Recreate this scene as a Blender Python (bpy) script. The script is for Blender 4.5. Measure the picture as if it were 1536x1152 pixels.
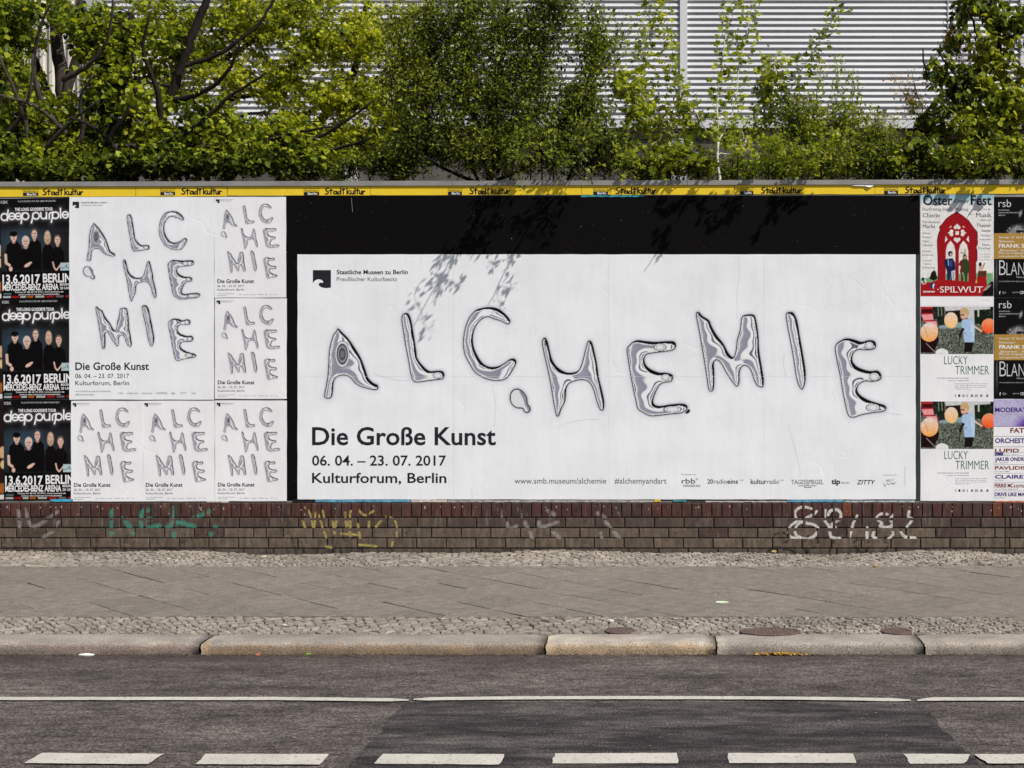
import bpy, math, random
import numpy as np
from mathutils import Vector

# ------------------------------------------------------------------ clear
for o in list(bpy.data.objects):
    bpy.data.objects.remove(o, do_unlink=True)
scn = bpy.context.scene
COL = scn.collection
rnd = random.Random(7)
rng = np.random.default_rng(11)

# ------------------------------------------------------------------ camera
D = 11.43            # camera to wall plane (m)
F = 2050.0           # focal length in photograph pixels (1536 wide)
EYE = 1.70
VX, VY = 980.0, 525.0     # principal point in photo pixels
S = D / F            # metres per pixel in the wall plane
CAMX = (VX - 768) * S
cam = bpy.data.cameras.new('camera')
cam.sensor_width = 36.0
cam.lens = F / 1536 * 36.0
cam.shift_x = (768 - VX) / 1536
cam.shift_y = -(576 - VY) / 1536
cam.clip_end = 600
camo = bpy.data.objects.new('camera', cam)
camo.location = (CAMX, -D, EYE)
camo.rotation_euler = (math.radians(90), 0, 0)
COL.objects.link(camo)
scn.camera = camo

# ------------------------------------------------------------------ light
TO_SUN = Vector((0.56, -0.39, 0.735)).normalized()
world = bpy.data.worlds.new('World')
scn.world = world
world.use_nodes = True
wn = world.node_tree.nodes
wl = world.node_tree.links
sky = wn.new('ShaderNodeTexSky')
sky.sky_type = 'NISHITA'
sky.sun_disc = False
sky.sun_elevation = math.asin(TO_SUN.z)
sky.sun_rotation = math.atan2(TO_SUN.x, TO_SUN.y)
sky.air_density = 1.0
sky.dust_density = 1.5
wl.new(sky.outputs[0], wn['Background'].inputs[0])
wn['Background'].inputs[1].default_value = 0.085
sun = bpy.data.lights.new('sun', 'SUN')
sun.energy = 5.0
sun.angle = math.radians(0.53)
sun.color = (1.0, 0.945, 0.87)
suno = bpy.data.objects.new('sun', sun)
suno.rotation_euler = TO_SUN.to_track_quat('Z', 'Y').to_euler()
suno.location = (4, -6, 12)
COL.objects.link(suno)
scn.view_settings.view_transform = 'Standard'
scn.view_settings.look = 'None'
scn.view_settings.exposure = 0.13
scn.view_settings.gamma = 1.0
scn.view_settings.use_curve_mapping = False

# ------------------------------------------------------------------ coordinates
def X(px): return (px - 768) * S
def Z(py): return (830 - py) * S + (EYE - (830 - VY) * S)
def at(px, py, Y=0.0):
    k = (D + Y) / F
    return (CAMX + (px - VX) * k, Y, EYE + (VY - py) * k)
def gp(px, py, z=0.0):
    k = (EYE - z) / (py - VY)
    return (CAMX + (px - VX) * k, -D + F * k, z)

# ------------------------------------------------------------------ object helpers
def tag(o, label=None, cat=None, group=None, kind=None):
    if label: o['label'] = label
    if cat: o['category'] = cat
    if group: o['group'] = group
    if kind: o['kind'] = kind
    return o
def empty(name, loc=(0, 0, 0)):
    o = bpy.data.objects.new(name, None)
    o.location = loc
    o.empty_display_size = 0.1
    COL.objects.link(o)
    return o
def link(name, me, parent=None, loc=None):
    o = bpy.data.objects.new(name, me)
    if loc is not None: o.location = loc
    COL.objects.link(o)
    if parent is not None: o.parent = parent
    return o
def npmesh(name, V, Fc, mat, smooth=False):
    """Fc: (n,3) or (n,4) int array, or a list of polygons"""
    me = bpy.data.meshes.new(name)
    V = np.asarray(V, dtype=np.float32).reshape(-1, 3)
    if isinstance(Fc, np.ndarray):
        n, k = Fc.shape
        me.vertices.add(len(V)); me.vertices.foreach_set('co', V.ravel())
        me.loops.add(n * k); me.loops.foreach_set('vertex_index', Fc.astype(np.int32).ravel())
        me.polygons.add(n)
        me.polygons.foreach_set('loop_start', np.arange(0, n * k, k, dtype=np.int32))
        me.polygons.foreach_set('loop_total', np.full(n, k, dtype=np.int32))
        me.update(calc_edges=True)
    else:
        me.from_pydata([tuple(v) for v in V.tolist()], [], [tuple(f) for f in Fc])
        me.update()
    if mat: me.materials.append(mat)
    if smooth:
        me.polygons.foreach_set('use_smooth', np.ones(len(me.polygons), dtype=bool))
    return me
class MB:
    def __init__(s): s.v = []; s.f = []
    def add(s, V, Fs):
        b = len(s.v); s.v += [tuple(v) for v in V]; s.f += [tuple(i + b for i in f) for f in Fs]
    def box(s, x0, x1, y0, y1, z0, z1):
        s.add([(x0,y0,z0),(x1,y0,z0),(x1,y1,z0),(x0,y1,z0),(x0,y0,z1),(x1,y0,z1),(x1,y1,z1),(x0,y1,z1)],
              [(0,3,2,1),(4,5,6,7),(0,1,5,4),(1,2,6,5),(2,3,7,6),(3,0,4,7)])
    def mesh(s, name, mat, smooth=False): return npmesh(name, s.v, s.f, mat, smooth)
    def build(s, name, mat, parent=None, smooth=False): return link(name, s.mesh(name, mat, smooth), parent)
def copy_tree(o, parent=None):
    c = o.copy(); COL.objects.link(c)
    if parent is not None: c.parent = parent
    for ch in list(o.children): copy_tree(ch, c)
    return c

# ------------------------------------------------------------------ materials
def s2l(c):
    return tuple((x / 12.92 if x <= 0.04045 else ((x + 0.055) / 1.055) ** 2.4) for x in c)
def hexc(r, g, b): return s2l((r / 255, g / 255, b / 255))
class NT:
    def __init__(s, name, rough=0.8, spec=0.3, metal=0.0):
        s.m = bpy.data.materials.new(name); s.m.use_nodes = True
        s.t = s.m.node_tree; s.n = s.t.nodes; s.p = s.n['Principled BSDF']
        s.p.inputs['Roughness'].default_value = rough
        s.p.inputs['Specular IOR Level'].default_value = spec
        s.p.inputs['Metallic'].default_value = metal
    def L(s, a, b): s.t.links.new(a, b)
    def pos(s, scale=(1, 1, 1), obj=False):
        if obj:
            c = s.n.new('ShaderNodeTexCoord').outputs['Object']
        else:
            c = s.n.new('ShaderNodeNewGeometry').outputs['Position']
        mp = s.n.new('ShaderNodeMapping'); mp.inputs['Scale'].default_value = scale
        s.L(c, mp.inputs[0]); return mp.outputs[0]
    def noise(s, scale, detail=4, vec=(1, 1, 1), rough=0.55, dist=0.0):
        t = s.n.new('ShaderNodeTexNoise'); t.inputs['Scale'].default_value = scale
        t.inputs['Detail'].default_value = detail; t.inputs['Roughness'].default_value = rough
        t.inputs['Distortion'].default_value = dist
        s.L(s.pos(vec), t.inputs['Vector']); return t.outputs['Fac']
    def ramp(s, fac, stops):
        r = s.n.new('ShaderNodeValToRGB'); e = r.color_ramp.elements
        while len(e) > 1: e.remove(e[-1])
        for i, (p, c) in enumerate(stops):
            if not hasattr(c, '__len__'): c = (c, c, c)
            el = e[0] if i == 0 else e.new(p)
            el.position = p; el.color = (*c, 1)
        s.L(fac, r.inputs[0]); return r.outputs[0]
    def mix(s, fac, a, b, mode='MIX'):
        m = s.n.new('ShaderNodeMix'); m.data_type = 'RGBA'; m.blend_type = mode
        for sock, v in ((m.inputs['Factor'], fac), (m.inputs['A'], a), (m.inputs['B'], b)):
            if hasattr(v, 'is_linked'): s.L(v, sock)
            elif hasattr(v, '__len__'): sock.default_value = (*v, 1)
            else: sock.default_value = v
        # factor/color sockets share names: pick the typed ones
        return m.outputs['Result']
    def math(s, op, a, b=0.0, clamp=False):
        m = s.n.new('ShaderNodeMath'); m.operation = op; m.use_clamp = clamp
        for sock, v in ((m.inputs[0], a), (m.inputs[1], b)):
            if hasattr(v, 'is_linked'): s.L(v, sock)
            else: sock.default_value = v
        return m.outputs[0]
    def bump(s, h, strength=0.3, dist=0.01, prev=None):
        b = s.n.new('ShaderNodeBump'); b.inputs['Strength'].default_value = strength
        b.inputs['Distance'].default_value = dist
        s.L(h, b.inputs['Height'])
        if prev is not None: s.L(prev, b.inputs['Normal'])
        s.L(b.outputs[0], s.p.inputs['Normal']); return b.outputs[0]
    def color(s, c):
        if hasattr(c, 'is_linked'): s.L(c, s.p.inputs['Base Color'])
        else: s.p.inputs['Base Color'].default_value = (*c, 1)
        return s
# Mix node colour sockets: Factor(float)=0, A(color)=6, B(color)=7, Result(color)=2
def _mix(s, fac, a, b, mode='MIX'):
    m = s.n.new('ShaderNodeMix'); m.data_type = 'RGBA'; m.blend_type = mode
    for i, v in ((0, fac), (6, a), (7, b)):
        sock = m.inputs[i]
        if hasattr(v, 'is_linked'): s.L(v, sock)
        elif hasattr(v, '__len__'): sock.default_value = (*v, 1)
        else: sock.default_value = v if i == 0 else (v, v, v, 1)
    return m.outputs[2]
NT.mix = _mix

def paper_mat(name, col, attr=False, gloss=0.5, wr=1.0):
    n = NT(name, 0.75, 0.07)
    base = col
    if attr:
        a = n.n.new('ShaderNodeAttribute'); a.attribute_name = 'Col'
        base = n.mix(1.0, a.outputs['Color'], col, 'MULTIPLY')
    dirt = n.ramp(n.noise(2.3, 5, (1, 1, 1.2)), [(0.35, 0.93), (0.62, 1.0)])
    streak = n.ramp(n.noise(4.0, 4, (5, 1, 0.5)), [(0.3, 0.965), (0.6, 1.0)])
    base = n.mix(1.0, base, dirt, 'MULTIPLY')
    base = n.mix(1.0, base, streak, 'MULTIPLY')
    n.color(base)
    # paste wrinkles: fine vertical pleats and a few sharp creases
    w1 = n.noise(7.0, 6, (3.5, 1, 0.6), 0.6, 0.4)
    v = n.n.new('ShaderNodeTexVoronoi'); v.feature = 'DISTANCE_TO_EDGE'; v.inputs['Scale'].default_value = 1.3
    nv = n.n.new('ShaderNodeTexNoise'); nv.inputs['Scale'].default_value = 1.6; nv.inputs['Detail'].default_value = 3
    n.L(n.pos(), nv.inputs['Vector'])
    add = n.n.new('ShaderNodeVectorMath'); add.operation = 'MULTIPLY_ADD'
    n.L(nv.outputs['Color'], add.inputs[0]); add.inputs[1].default_value = (0.9, 0.9, 0.9)
    n.L(n.pos((1.6, 1, 0.55)), add.inputs[2]); n.L(add.outputs[0], v.inputs['Vector'])
    cr = n.ramp(v.outputs['Distance'], [(0.0, 0.0), (0.012, 1.0)])
    gate = n.ramp(n.noise(1.7, 2), [(0.5, 1.0), (0.62, 0.0)])
    cr2 = n.mix(gate, cr, 1.0)
    b1 = n.bump(w1, 0.07 * wr, 0.010)
    b2 = n.bump(n.noise(3.0, 4, (1, 1, .8)), 0.10 * wr, 0.03, b1)
    n.bump(cr2, 0.22 * wr, 0.003, b2)
    return n.m

WHITE = (0.80, 0.81, 0.84)
M = {}
M['paper'] = paper_mat('poster_paper_white', (0.80, 0.81, 0.835))
M['print'] = paper_mat('poster_print_on_white', (0.80, 0.81, 0.835), True)
M['print_plain'] = paper_mat('poster_photo_print', (0.95, 0.95, 0.95), True, 0.45)
M['paper_b'] = paper_mat('poster_paper_bright', (0.80, 0.80, 0.815), False, 0.5, 0.8)
M['print_b'] = paper_mat('poster_print_bright', (0.80, 0.80, 0.815), True, 0.5, 0.8)
M['black_paper'] = paper_mat('poster_black_sheet', (0.0028, 0.0022, 0.0024), False, 0.75, 0.6)
M['yellow'] = paper_mat('poster_yellow_strip', (0.80, 0.56, 0.035), False, 0.5, 1.3)
def flat(name, c, rough=0.75, spec=0.06):
    if name not in M:
        n = NT(name, rough, spec)
        n.color(n.mix(1.0, c, n.ramp(n.noise(30, 3), [(0.3, 0.85), (0.7, 1.0)]), 'MULTIPLY'))
        M[name] = n.m
    return M[name]
INK = flat('ink_dark', (0.022, 0.022, 0.028))
INKG = flat('ink_grey', (0.16, 0.16, 0.18))
INKL = flat('ink_light_grey', (0.38, 0.38, 0.42))
INKW = flat('ink_white', (0.80, 0.80, 0.80))
INKWG = flat('ink_white_soft', (0.42, 0.42, 0.43))

# ------------------------------------------------------------------ lettering
def _text_data(s, bold=0.0, shear=0.0, space=1.0):
    cu = bpy.data.curves.new('lettering', 'FONT')
    cu.body = s; cu.size = 1.0; cu.resolution_u = 3; cu.offset = bold; cu.shear = shear; cu.space_character = space
    ob = bpy.data.objects.new('lettering', cu); COL.objects.link(ob)
    dg = bpy.context.evaluated_depsgraph_get(); dg.update()
    me = bpy.data.meshes.new_from_object(ob.evaluated_get(dg))
    V = np.zeros(len(me.vertices) * 3, np.float32); me.vertices.foreach_get('co', V)
    Fs = [tuple(p.vertices) for p in me.polygons]
    bpy.data.objects.remove(ob, do_unlink=True); bpy.data.curves.remove(cu); bpy.data.meshes.remove(me)
    return V.reshape(-1, 3), Fs
_cap = None
def cap_height():
    global _cap
    if _cap is None:
        V, _ = _text_data('H'); _cap = float(V[:, 1].max())
    return _cap
class Sheet:
    """a poster: an empty at its lower left corner; prints are parts"""
    def __init__(s, name, x0, y0, x1, y1, depth, mat, label, cat, group=None, tilt=0.0, edge=True, part='paper'):
        s.x0, s.y0, s.x1, s.y1, s.d = x0, y0, x1, y1, depth
        s.o = empty(name, (X(x0), -depth, Z(y1)))
        s.o.rotation_euler = (0, -math.radians(tilt), 0)
        tag(s.o, label, cat, group)
        w, h = (x1 - x0) * S, (y1 - y0) * S
        mb = MB()
        # slightly uneven edges, 0.6 mm thick
        nx = max(2, int(w / 0.12)); nz = max(2, int(h / 0.12))
        def j(): return rnd.uniform(-0.0016, 0.0016)
        ring = [(i / nx * w, j()) for i in range(nx)] + [(w + j(), i / nz * h) for i in range(nz)] + \
               [(w - i / nx * w, h + j()) for i in range(nx)] + [(j(), h - i / nz * h) for i in range(nz)]
        n = len(ring)
        V = [(a, -0.0006, b) for a, b in ring] + [(a, 0.0006, b) for a, b in ring]
        Fs = [tuple(range(n))] + [(i, i + n, (i + 1) % n + n, (i + 1) % n) for i in range(n)]
        mb.add(V, Fs)
        s.paper = mb.build(part, mat, s.o)
    def loc(s, px, py): return ((px - s.x0) * S, (s.y1 - py) * S)
    def text(s, t, x0, x1, ytop, ybase, mat=INK, name='lettering', bold=0.0, shear=0.0, lift=0.0016, space=1.0, rot90=False):
        V, Fs = _text_data(t, bold, shear, space)
        if not len(V): return
        w = V[:, 0].max() - V[:, 0].min()
        sy = (ybase - ytop) * S / cap_height(); sx = (x1 - x0) * S / w
        a, b = s.loc(x0, ybase)
        P = np.zeros_like(V)
        P[:, 0] = (V[:, 0] - V[:, 0].min()) * sx + a
        P[:, 2] = V[:, 1] * sy + b; P[:, 1] = -lift
        if rot90:
            P[:, 0], P[:, 2] = a - V[:, 1] * sy, b + (V[:, 0] - V[:, 0].min()) * sx
        return link(name, npmesh(name, P, Fs, mat), s.o)
    def poly(s, pts, mat, name='printed_shape', lift=0.0013):
        P = [(s.loc(*p)[0], -lift, s.loc(*p)[1]) for p in pts]
        return link(name, npmesh(name, P, [tuple(range(len(P)))], mat), s.o)
    def rect(s, x0, y0, x1, y1, mat, name='printed_shape', lift=0.0013):
        return s.poly([(x0, y1), (x1, y1), (x1, y0), (x0, y0)], mat, name, lift)
    def strokes(s, lines, width, mat, name='lettering', lift=0.0017):
        V, Fs = stroke_geo([[s.loc(*p) for p in l] for l in lines], width * S)
        V = [(a, -lift - 0.00001 * (i // 40), b) for i, (a, b) in enumerate(V)]
        return link(name, npmesh(name, V, Fs, mat), s.o)
    def raster(s, cv, mat, name='print', lift=0.0011):
        me = cv.mesh(name, mat, lambda px, py: s.loc(px, py), lift)
        return link(name, me, s.o)
def stroke_geo(lines, w):
    V, Fs = [], []
    h = w / 2
    for l in lines:
        if len(l) == 1: l = [l[0], (l[0][0] + 1e-4, l[0][1])]
        for (ax, ay), (bx, by) in zip(l[:-1], l[1:]):
            dx, dy = bx - ax, by - ay; L = math.hypot(dx, dy) or 1e-6; dx /= L; dy /= L
            b0 = len(V)
            n = 4
            ang = math.atan2(dy, dx)
            for k in range(n + 1):
                t = ang + math.pi / 2 + math.pi * k / n
                V.append((ax + h * math.cos(t), ay + h * math.sin(t)))
            for k in range(n + 1):
                t = ang - math.pi / 2 + math.pi * k / n
                V.append((bx + h * math.cos(t), by + h * math.sin(t)))
            Fs.append(tuple(range(b0, len(V))))
    return V, Fs

# ------------------------------------------------------------------ printed pictures as coloured fine grids
def smooth_poly(pts, n=4, closed=True):
    P = np.array(pts, float); m = len(P); out = []
    rngi = range(m) if closed else range(m - 1)
    for i in rngi:
        if closed: p0, p1, p2, p3 = P[(i - 1) % m], P[i], P[(i + 1) % m], P[(i + 2) % m]
        else: p0, p1, p2, p3 = P[max(i - 1, 0)], P[i], P[i + 1], P[min(i + 2, m - 1)]
        for k in range(n):
            t = k / n
            out.append(0.5 * ((2 * p1) + (-p0 + p2) * t + (2 * p0 - 5 * p1 + 4 * p2 - p3) * t * t + (-p0 + 3 * p1 - 3 * p2 + p3) * t ** 3))
    if not closed: out.append(P[-1])
    return np.array(out)
def sdf(poly, GX, GY):
    """negative inside"""
    x, y = GX.ravel(), GY.ravel()
    best = np.full(x.shape, 1e9); ins = np.zeros(x.shape, bool)
    n = len(poly)
    for i in range(n):
        ax, ay = poly[i]; bx, by = poly[(i + 1) % n]
        dx, dy = bx - ax, by - ay; L2 = dx * dx + dy * dy + 1e-12
        t = np.clip(((x - ax) * dx + (y - ay) * dy) / L2, 0, 1)
        best = np.minimum(best, (x - ax - t * dx) ** 2 + (y - ay - t * dy) ** 2)
        if (ay > by) != (ay < by) or ay != by:
            c = ((ay > y) != (by > y))
            with np.errstate(divide='ignore', invalid='ignore'):
                xi = (bx - ax) * (y - ay) / (by - ay) + ax
            ins ^= c & (x < xi)
    d = np.sqrt(best); d[ins] *= -1
    return d.reshape(GX.shape)
def vnoise(shape, cells, seed=0):
    r = np.random.default_rng(seed)
    H, W = shape; gh, gw = int(cells[0]) + 2, int(cells[1]) + 2
    g = r.random((gh, gw))
    yy = np.linspace(0, gh - 1.001, H); xx = np.linspace(0, gw - 1.001, W)
    y0 = yy.astype(int); x0 = xx.astype(int); fy = (yy - y0)[:, None]; fx = (xx - x0)[None]
    fy = fy * fy * (3 - 2 * fy); fx = fx * fx * (3 - 2 * fx)
    return (g[y0][:, x0] * (1 - fy) * (1 - fx) + g[y0 + 1][:, x0] * fy * (1 - fx) + g[y0][:, x0 + 1] * (1 - fy) * fx + g[y0 + 1][:, x0 + 1] * fy * fx)
class Canvas:
    """colours are painted as display (sRGB 0..1) values and stored linear"""
    def __init__(s, x0, y0, x1, y1, step, bg=(1, 1, 1)):
        s.W = int(round((x1 - x0) / step)) + 1; s.H = int(round((y1 - y0) / step)) + 1
        s.step = step
        s.xs = np.linspace(x0, x1, s.W); s.ys = np.linspace(y0, y1, s.H)
        s.GX, s.GY = np.meshgrid(s.xs, s.ys)
        s.C = np.zeros((s.H, s.W, 3)); s.C[:] = bg
    def blend(s, a, col):
        a = np.clip(a, 0, 1)[..., None]; s.C = s.C * (1 - a) + np.array(col) * a
    def cov(s, d, soft=None):
        soft = soft or s.step
        return np.clip(0.5 - d / soft, 0, 1)
    def poly(s, pts, col, soft=None, alpha=1.0, sm=0):
        P = smooth_poly(pts, sm) if sm else np.array(pts, float)
        s.blend(s.cov(sdf(P, s.GX, s.GY), soft) * alpha, col)
    def ell(s, cx, cy, rx, ry, col, soft=None, alpha=1.0, rot=0.0):
        c, k = math.cos(rot), math.sin(rot)
        dx, dy = s.GX - cx, s.GY - cy
        u = (dx * c + dy * k) / rx; v = (-dx * k + dy * c) / ry
        s.blend(s.cov((np.sqrt(u * u + v * v) - 1) * min(rx, ry), soft) * alpha, col)
    def grad_ell(s, cx, cy, rx, ry, top, bot):
        u = (s.GX - cx) / rx; v = (s.GY - cy) / ry
        a = s.cov((np.sqrt(u * u + v * v) - 1) * min(rx, ry))[..., None]
        t = np.clip((v + 1) / 2, 0, 1)[..., None]
        s.C = s.C * (1 - a) + (np.array(top) * (1 - t) + np.array(bot) * t) * a
    def dseg(s, lines):
        best = np.full(s.GX.shape, 1e9)
        for l in lines:
            for (ax, ay), (bx, by) in zip(l[:-1], l[1:]):
                dx, dy = bx - ax, by - ay
                t = np.clip(((s.GX - ax) * dx + (s.GY - ay) * dy) / (dx * dx + dy * dy + 1e-9), 0, 1)
                best = np.minimum(best, np.hypot(s.GX - ax - t * dx, s.GY - ay - t * dy))
        return best
    def stroke(s, lines, w, col, soft=None, alpha=1.0):
        s.blend(s.cov(s.dseg(lines) - w / 2, soft) * alpha, col)
    def mesh(s, name, mat, loc, lift, mask=None):
        if mask is None:
            s.C = s.C * (1 + (vnoise(s.C.shape[:2], (s.H // 3, s.W // 3), 77) - .5)[..., None] * .11) + (vnoise(s.C.shape[:2], (s.H // 2, s.W // 2), 78) - .5)[..., None] * .03
        H, W = s.H, s.W
        a, b = loc(s.GX, s.GY)
        V = np.stack([a, np.full_like(a, -lift), b], -1).reshape(-1, 3)
        idx = np.arange(H * W).reshape(H, W)
        q = np.stack([idx[1:, :-1], idx[1:, 1:], idx[:-1, 1:], idx[:-1, :-1]], -1).reshape(-1, 4)
        if mask is not None:
            m = (mask[1:, :-1] | mask[1:, 1:] | mask[:-1, 1:] | mask[:-1, :-1]).ravel()
            q = q[m]
            used = np.unique(q); remap = np.full(H * W, -1); remap[used] = np.arange(len(used))
            V = V[used]; q = remap[q]
        else: used = slice(None)
        me = npmesh(name, V, q, mat)
        c = np.clip(s.C, 0, 1).reshape(-1, 3)[used]
        lin = np.where(c <= 0.04045, c / 12.92, ((c + 0.055) / 1.055) ** 2.4)
        ca = me.color_attributes.new('Col', 'FLOAT_COLOR', 'POINT')
        ca.data.foreach_set('color', np.concatenate([lin, np.ones((len(lin), 1))], 1).astype(np.float32).ravel())
        return me

# ------------------------------------------------------------------ the printed liquid metal letters
def Zc(ox, oy, k, pts): return [(ox + a / k, oy + b / k) for a, b in pts]
GL = {}
GL['A'] = Zc(460, 440, 4.8, [(228,255),(265,290),(300,325),(345,390),(390,465),(420,540),(445,610),(480,645),(510,660),(515,685),(490,695),(440,685),(390,670),(350,645),(325,615),(295,595),(255,590),(215,605),(195,640),(190,700),(180,745),(155,757),(130,745),(132,715),(145,650),(155,580),(160,500),(163,430),(175,360),(195,300),(215,275)])
GL['L'] = Zc(460, 440, 4.8, [(715,143),(735,150),(752,190),(765,260),(778,340),(790,420),(798,470),(840,525),(885,560),(940,558),(980,562),(992,590),(980,615),(940,622),(860,632),(800,640),(770,630),(752,590),(735,490),(712,370),(695,260),(685,190),(692,155)])
GL['C'] = Zc(460, 440, 4.8, [(1310,100),(1370,108),(1420,140),(1460,185),(1465,210),(1445,222),(1400,200),(1350,185),(1310,170),(1270,180),(1225,225),(1200,290),(1200,370),(1225,440),(1265,500),(1310,528),(1360,530),(1395,520),(1430,500),(1465,475),(1495,472),(1510,495),(1490,540),(1455,595),(1420,622),(1350,628),(1280,610),(1215,570),(1175,510),(1140,440),(1128,360),(1140,260),(1170,180),(1215,125),(1260,108)])
GL['drop'] = Zc(740, 440, 4.8, [(165,687),(205,700),(240,745),(248,795),(265,820),(266,845),(245,860),(222,850),(212,830),(170,825),(135,800),(120,755),(130,710)])
GL['H'] = Zc(740, 440, 4.8, [(370,320),(390,345),(405,410),(425,480),(460,530),(520,568),(580,570),(620,548),(645,480),(665,400),(680,350),(697,342),(712,360),(730,430),(748,520),(760,610),(780,690),(797,770),(795,830),(778,842),(760,820),(740,760),(720,690),(690,640),(645,622),(590,630),(545,650),(525,690),(518,770),(490,830),(472,880),(455,880),(445,840),(430,760),(412,650),(390,540),(365,430),(352,350)])
GL['E'] = Zc(740, 440, 4.8, [(1045,338),(1100,345),(1170,350),(1250,345),(1300,348),(1315,375),(1295,408),(1230,420),(1150,430),(1105,440),(1088,470),(1095,510),(1130,545),(1190,570),(1240,572),(1285,585),(1292,610),(1275,635),(1220,645),(1190,670),(1165,720),(1150,770),(1160,800),(1200,812),(1280,800),(1360,795),(1395,810),(1390,840),(1350,862),(1270,870),(1190,880),(1130,882),(1085,862),(1040,830),(1025,770),(1005,680),(985,570),(968,460),(962,400),(985,370),(1010,348)])
GL['M'] = Zc(1030, 440, 4.8, [(85,135),(115,165),(160,195),(180,240),(215,300),(265,365),(300,430),(335,460),(355,410),(362,340),(385,260),(395,180),(420,157),(480,155),(500,200),(515,300),(522,420),(545,560),(555,630),(545,675),(505,660),(480,610),(460,550),(425,520),(395,530),(380,570),(378,640),(360,670),(335,645),(290,580),(245,500),(215,480),(195,500),(198,570),(195,680),(178,705),(158,690),(145,610),(128,500),(108,380),(85,250),(68,155)])
GL['I'] = Zc(1030, 440, 4.8, [(745,135),(770,145),(795,200),(812,300),(835,430),(855,560),(852,640),(832,690),(810,670),(790,610),(770,480),(745,340),(722,220),(716,150)])
GL['E2'] = Zc(1030, 440, 4.8, [(1150,325),(1210,335),(1260,350),(1310,338),(1350,345),(1362,375),(1345,402),(1290,408),(1235,405),(1200,430),(1190,480),(1215,520),(1260,545),(1320,560),(1375,558),(1400,590),(1390,622),(1340,635),(1285,632),(1245,650),(1225,690),(1245,730),(1300,765),(1370,790),(1420,805),(1435,825),(1415,850),(1340,860),(1260,875),(1200,893),(1165,880),(1145,820),(1125,720),(1105,600),(1080,480),(1068,390),(1095,350)])
_pal = [(-1,.02),(-.94,.03),(-.89,.97),(-.74,.98),(-.70,.12),(-.63,.12),(-.59,.96),(-.46,.92),(-.40,.66),(-.06,.60),(-.01,.98),(.18,1.0),(.21,.40),(.27,.45),(.31,.99),(.44,.98),(.47,.08),(.54,.05),(.58,.9),(.66,.9),(.70,.06),(.84,.03),(.87,.75),(.92,.03),(1,.02)]
_old = [(-1.0,.02),(-.90,.04),(-.84,.93),(-.66,.97),(-.60,.30),(-.55,.25),(-.50,.92),(-.38,.95),(-.33,.66),(.12,.62),(.16,.66),(.20,.96),(.34,.97),(.37,.55),(.41,.60),(.45,.97),(.56,.95),(.60,.22),(.66,.12),(.70,.75),(.77,.9),(.83,.10),(1.0,.02)]
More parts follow.
